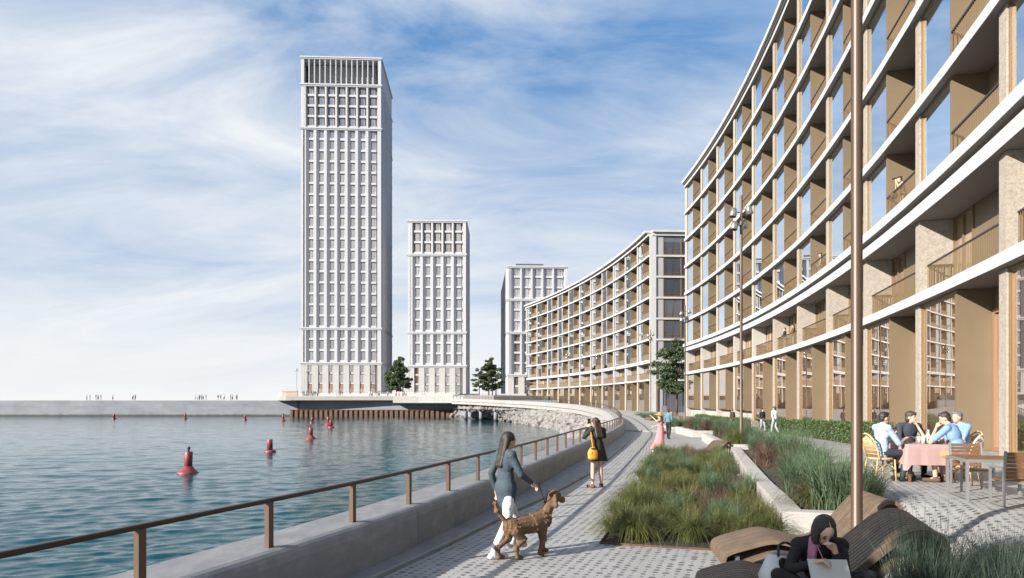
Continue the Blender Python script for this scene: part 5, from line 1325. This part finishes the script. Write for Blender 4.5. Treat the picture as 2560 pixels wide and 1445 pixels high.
# tote bag
tote = thing('tote_bag', 'white canvas tote bag with black blots leaning beside the sitting girl', 'bag', (GX-.25, GY-.10, GZ+.04), R(10)); tote.rotation_euler = (R(-18), R(14), R(20)); tote.scale = (.85,.85,.85)
mb = MB(); mb.add([(-.17,-.07,0),(.17,-.07,0),(.17,.07,0),(-.17,.07,0),(-.15,-.045,.28),(.14,-.05,.30),(.16,.05,.30),(-.13,.04,.29),(-.19,-.10,.13),(.18,-.10,.14),(.19,.10,.14),(-.18,.09,.13)],
    [(0,3,2,1),(0,1,9,8),(1,2,10,9),(2,3,11,10),(3,0,8,11),(8,9,5,4),(9,10,6,5),(10,11,7,6),(11,8,4,7)], 0, True); mb.obj('body', M['canvas'], tote)
mb = MB()
for (cx, cz, r_, r2) in ((-.08,.20,.05,.06),(.07,.09,.06,.05),(-.1,.07,.04,.035),(.09,.22,.035,.04)):
    mb.add([(cx+r_*math.cos(q)*(1+.15*math.sin(3*q)), -.078-.026*(1-abs(cz-.14)/.16), cz+r2*math.sin(q)) for q in [k*.524 for k in range(12)]], [tuple(range(12))])
mb.obj('print', M['black'], tote)
mb = MB(); mb.tube(catmull([(-.1,-.06,.27),(-.09,-.06,.36),(0,-.05,.40),(.09,-.05,.36),(.1,-.06,.27)], 4), .011, 6); mb.obj('strap', M['black'], tote)
mb = MB(); mb.ell((0,.01,.29), .13, .045, .05, 12); remesh('lining', mb, M['floral'], tote, .012, 2)

# ------------------------------------------------------------------ walkers by the hedge and behind the woman in pink
def walker_pose(H, ph): 
    return stand(H, knL=(-.09,.14*ph,.49), anL=(-.10,.20*ph,.09), toL=(-.11,.36*ph,.05), knR=(.09,.02*ph,.48), anR=(.10,-.24*ph,.12), toR=(.11,-.1*ph,.03), wrL=(-.24,-.14*ph,.88), wrR=(.24,.2*ph,.92))
for px, py, H, rz, top, tr, hair, lb in ((1831, 1072, 1.55, 20, 'brown_cloth', 'brown_cloth', 'short', 'person in dark brown clothes walking along the hedge by the second lamp pole'),
        (1906, 1080, 1.5, -160, 'black_cloth', 'grey_cloth', 'long', 'person in a black top and grey trousers walking in the gap between the hedges'),
        (1937, 1087, 1.55, 25, 'white_cloth', 'grey_cloth', 'bob', 'person in a white top walking at the left end of the nearer hedge'),
        (1671, 1097, 1.66, -30, 'teal_cloth', 'black_cloth', 'short', 'person in a teal top and black trousers just behind the woman in pink')):
    x, y, _ = at(px, py, .2 if px > 1700 else -.03); z = ground_z(x, y)
    x, y, _ = at(px, py, z); z = ground_z(x, y)
    person(lb, (x, y, z), R(rz), walker_pose(H, .9), top, tr, hair=hair, vox=.016, fingers=False, face_detail=False)
# --- people on the balconies
def facade_pt(t, n, z): 
    p = RA.pos(t); th = RA.p[2]-RA.p[3]*t; return Vector((p.x+math.cos(th)*n, p.y-math.sin(th)*n, z))
def on_facade(px, n): 
    return min((facade_pt(t*.05, n, 0) for t in range(-200, 1600)), key=lambda p: abs(1280+F*p.x/p.y-px))
p = on_facade(2258, .34)
person('woman with binoculars leaning on a balcony rail high on the right block', (p.x, p.y, EYE+7.39), R(70), stand(1.62, elL=(-.24,.22,1.18), wrL=(-.07,.26,1.46), elR=(.24,.22,1.18), wrR=(.07,.26,1.46), neck=(0,.08,1.42), head=(0,.13,1.54), chest=(0,.04,1.2)), 'brown_cloth', 'tan_cloth', hair='bob', hairm='hairbrown', skin='skin2', sleeves='none', vox=.014)
mb = MB(); mb.tube([(-.035,0,0),(-.035,.14,0)], [.025,.034], 10); mb.tube([(.035,0,0),(.035,.14,0)], [.025,.034], 10); o = mb.obj('binoculars', M['black'])
o.location = Vector((p.x, p.y, EYE+7.39))+Matrix.Rotation(R(70), 3, 'Z') @ V3(0,.24,1.53); o.rotation_euler[2] = R(70); tag(o, 'black binoculars raised by the woman on the balcony', 'binoculars')
mb = MB(); mb.ell((0,0,.14), .15, .09, .15, 12); o = remesh('basket_bag', mb, M['brown_cloth'], None, .014, 2); o.location = Vector((p.x, p.y, EYE+8.0))+Matrix.Rotation(R(70), 3, 'Z') @ V3(.1,.30,.12); tag(o, 'dark woven bag on the arm of the balcony woman with binoculars', 'bag')
p = on_facade(2052, .5)
person('woman in a pale strapless dress standing on a lowest loggia above the thick white band', (p.x, p.y, EYE+7.39), R(60), stand(1.66, wrR=(.30,.18,1.0), elR=(.30,.0,1.15)), 'olive_cloth', None, hair='bob', hairm='hairbrown', skin='skin2', sleeves='none', vox=.014, slim=.9, fingers=False,
       skirt=('olive_cloth', [(1.1,.13,.11,0,0),(1.0,.16,.13,0,0),(.8,.21,.17,0,0),(.55,.25,.2,0,0),(.42,.27,.22,0,0)]))
for px, top, hair, lb in ((1962, 'black_cloth', 'short', 'man in a dark jacket and white shirt leaning on the first floor balcony rail'), (1983, 'brown_cloth', 'long', 'long haired woman in brown on the first floor balcony beside a man in dark jacket')):
    p = on_facade(px, .5); person(lb, (p.x, p.y, EYE+3.785), R(80), stand(1.7 if hair == 'short' else 1.68, wrL=(-.2,.3,1.05), wrR=(.2,.3,1.05), elL=(-.25,.1,1.1), elR=(.25,.1,1.1)), top, 'grey_cloth', hair=hair, hairm='hairbrown', vox=.016, fingers=False)

# ------------------------------------------------------------------ far crowd on the podium and the breakwater
protos = []
cols = [('black_cloth','grey_cloth'),('white_cloth','navy_cloth'),('pink_cloth','black_cloth'),('navy_cloth','tan_cloth'),('grey_cloth','black_cloth'),('light_blue_cloth','brown_cloth')]
bpy.context.view_layer.update()
for k, (t_, b_) in enumerate(cols):
    o = person('far visitor', (0,0,-50), 0, walker_pose(1.7, .5 if k % 2 else .1), t_, b_, hair='short' if k % 2 else 'bob', hairm='hairdark', vox=.045, fingers=False, face_detail=False, shoes=None); protos.append(o)
dg = bpy.context.evaluated_depsgraph_get()
for o in BAKE:
    me = bpy.data.meshes.new_from_object(o.evaluated_get(dg)); old = o.data; o.modifiers.clear(); o.data = me; me.name = o.name.split('.')[0]
used = set()
def crowd(xs, y, z, where, grp, sc=1.0):
    for px in xs:
        yy_ = y+rnd.uniform(-1, 1.5); xx_ = (px-1280)/F*yy_; k = rnd.randrange(6)
        lb = f'far small person standing {where}'
        if k not in used: used.add(k); o = protos[k]; o.location = (xx_, yy_, z); o.rotation_euler[2] = rnd.random()*6.28; o['label'] = lb; o['group'] = grp
        else: o = dup(protos[k], (xx_, yy_, z), rnd.random()*6.28, lb, grp)
        o.scale = (sc,)*3
r_ = random.Random(5)
crowd([757+r_.random()*40 for _ in range(17)], 199, 3.5, 'in the group before the left half of the tallest tower', 'visitors before the tallest tower, left group', .95)
crowd([842,847,851,856,848], 199, 3.5, 'in the small group before the middle of the tallest tower', 'visitors before the tallest tower, middle group', .95)
crowd([924+r_.random()*28 for _ in range(12)], 199, 3.5, 'in the group before the right corner of the tallest tower', 'visitors before the tallest tower, right group', .95)
crowd([957+r_.random()*60 for _ in range(12)], 198, 3.5, 'between the two tall towers below the rounded pine', 'visitors between the towers', .95)
crowd([1056,1060,1064], 198, 3.5, 'before the second tower', 'visitors before the second tower', .95)
for xs, wh in (((217,225),'in the leftmost pair on the breakwater'),((240,245,252),'in the second group from the left on the breakwater'),((282,),'alone on the breakwater'),((332,338),'as a pair half way along the breakwater'),((488,494,499,504,508,515),'in the biggest group on the breakwater'),((545,552,560),'just right of the biggest breakwater group'),((577,581,592),'in the group nearest the podium on the breakwater')):
    crowd(xs, 201, 2.4, wh, 'people '+wh, 1.0)
for k, o in enumerate(protos):
    if k not in used:
        for c in kids(o): bpy.data.objects.remove(c)
        bpy.data.objects.remove(o)
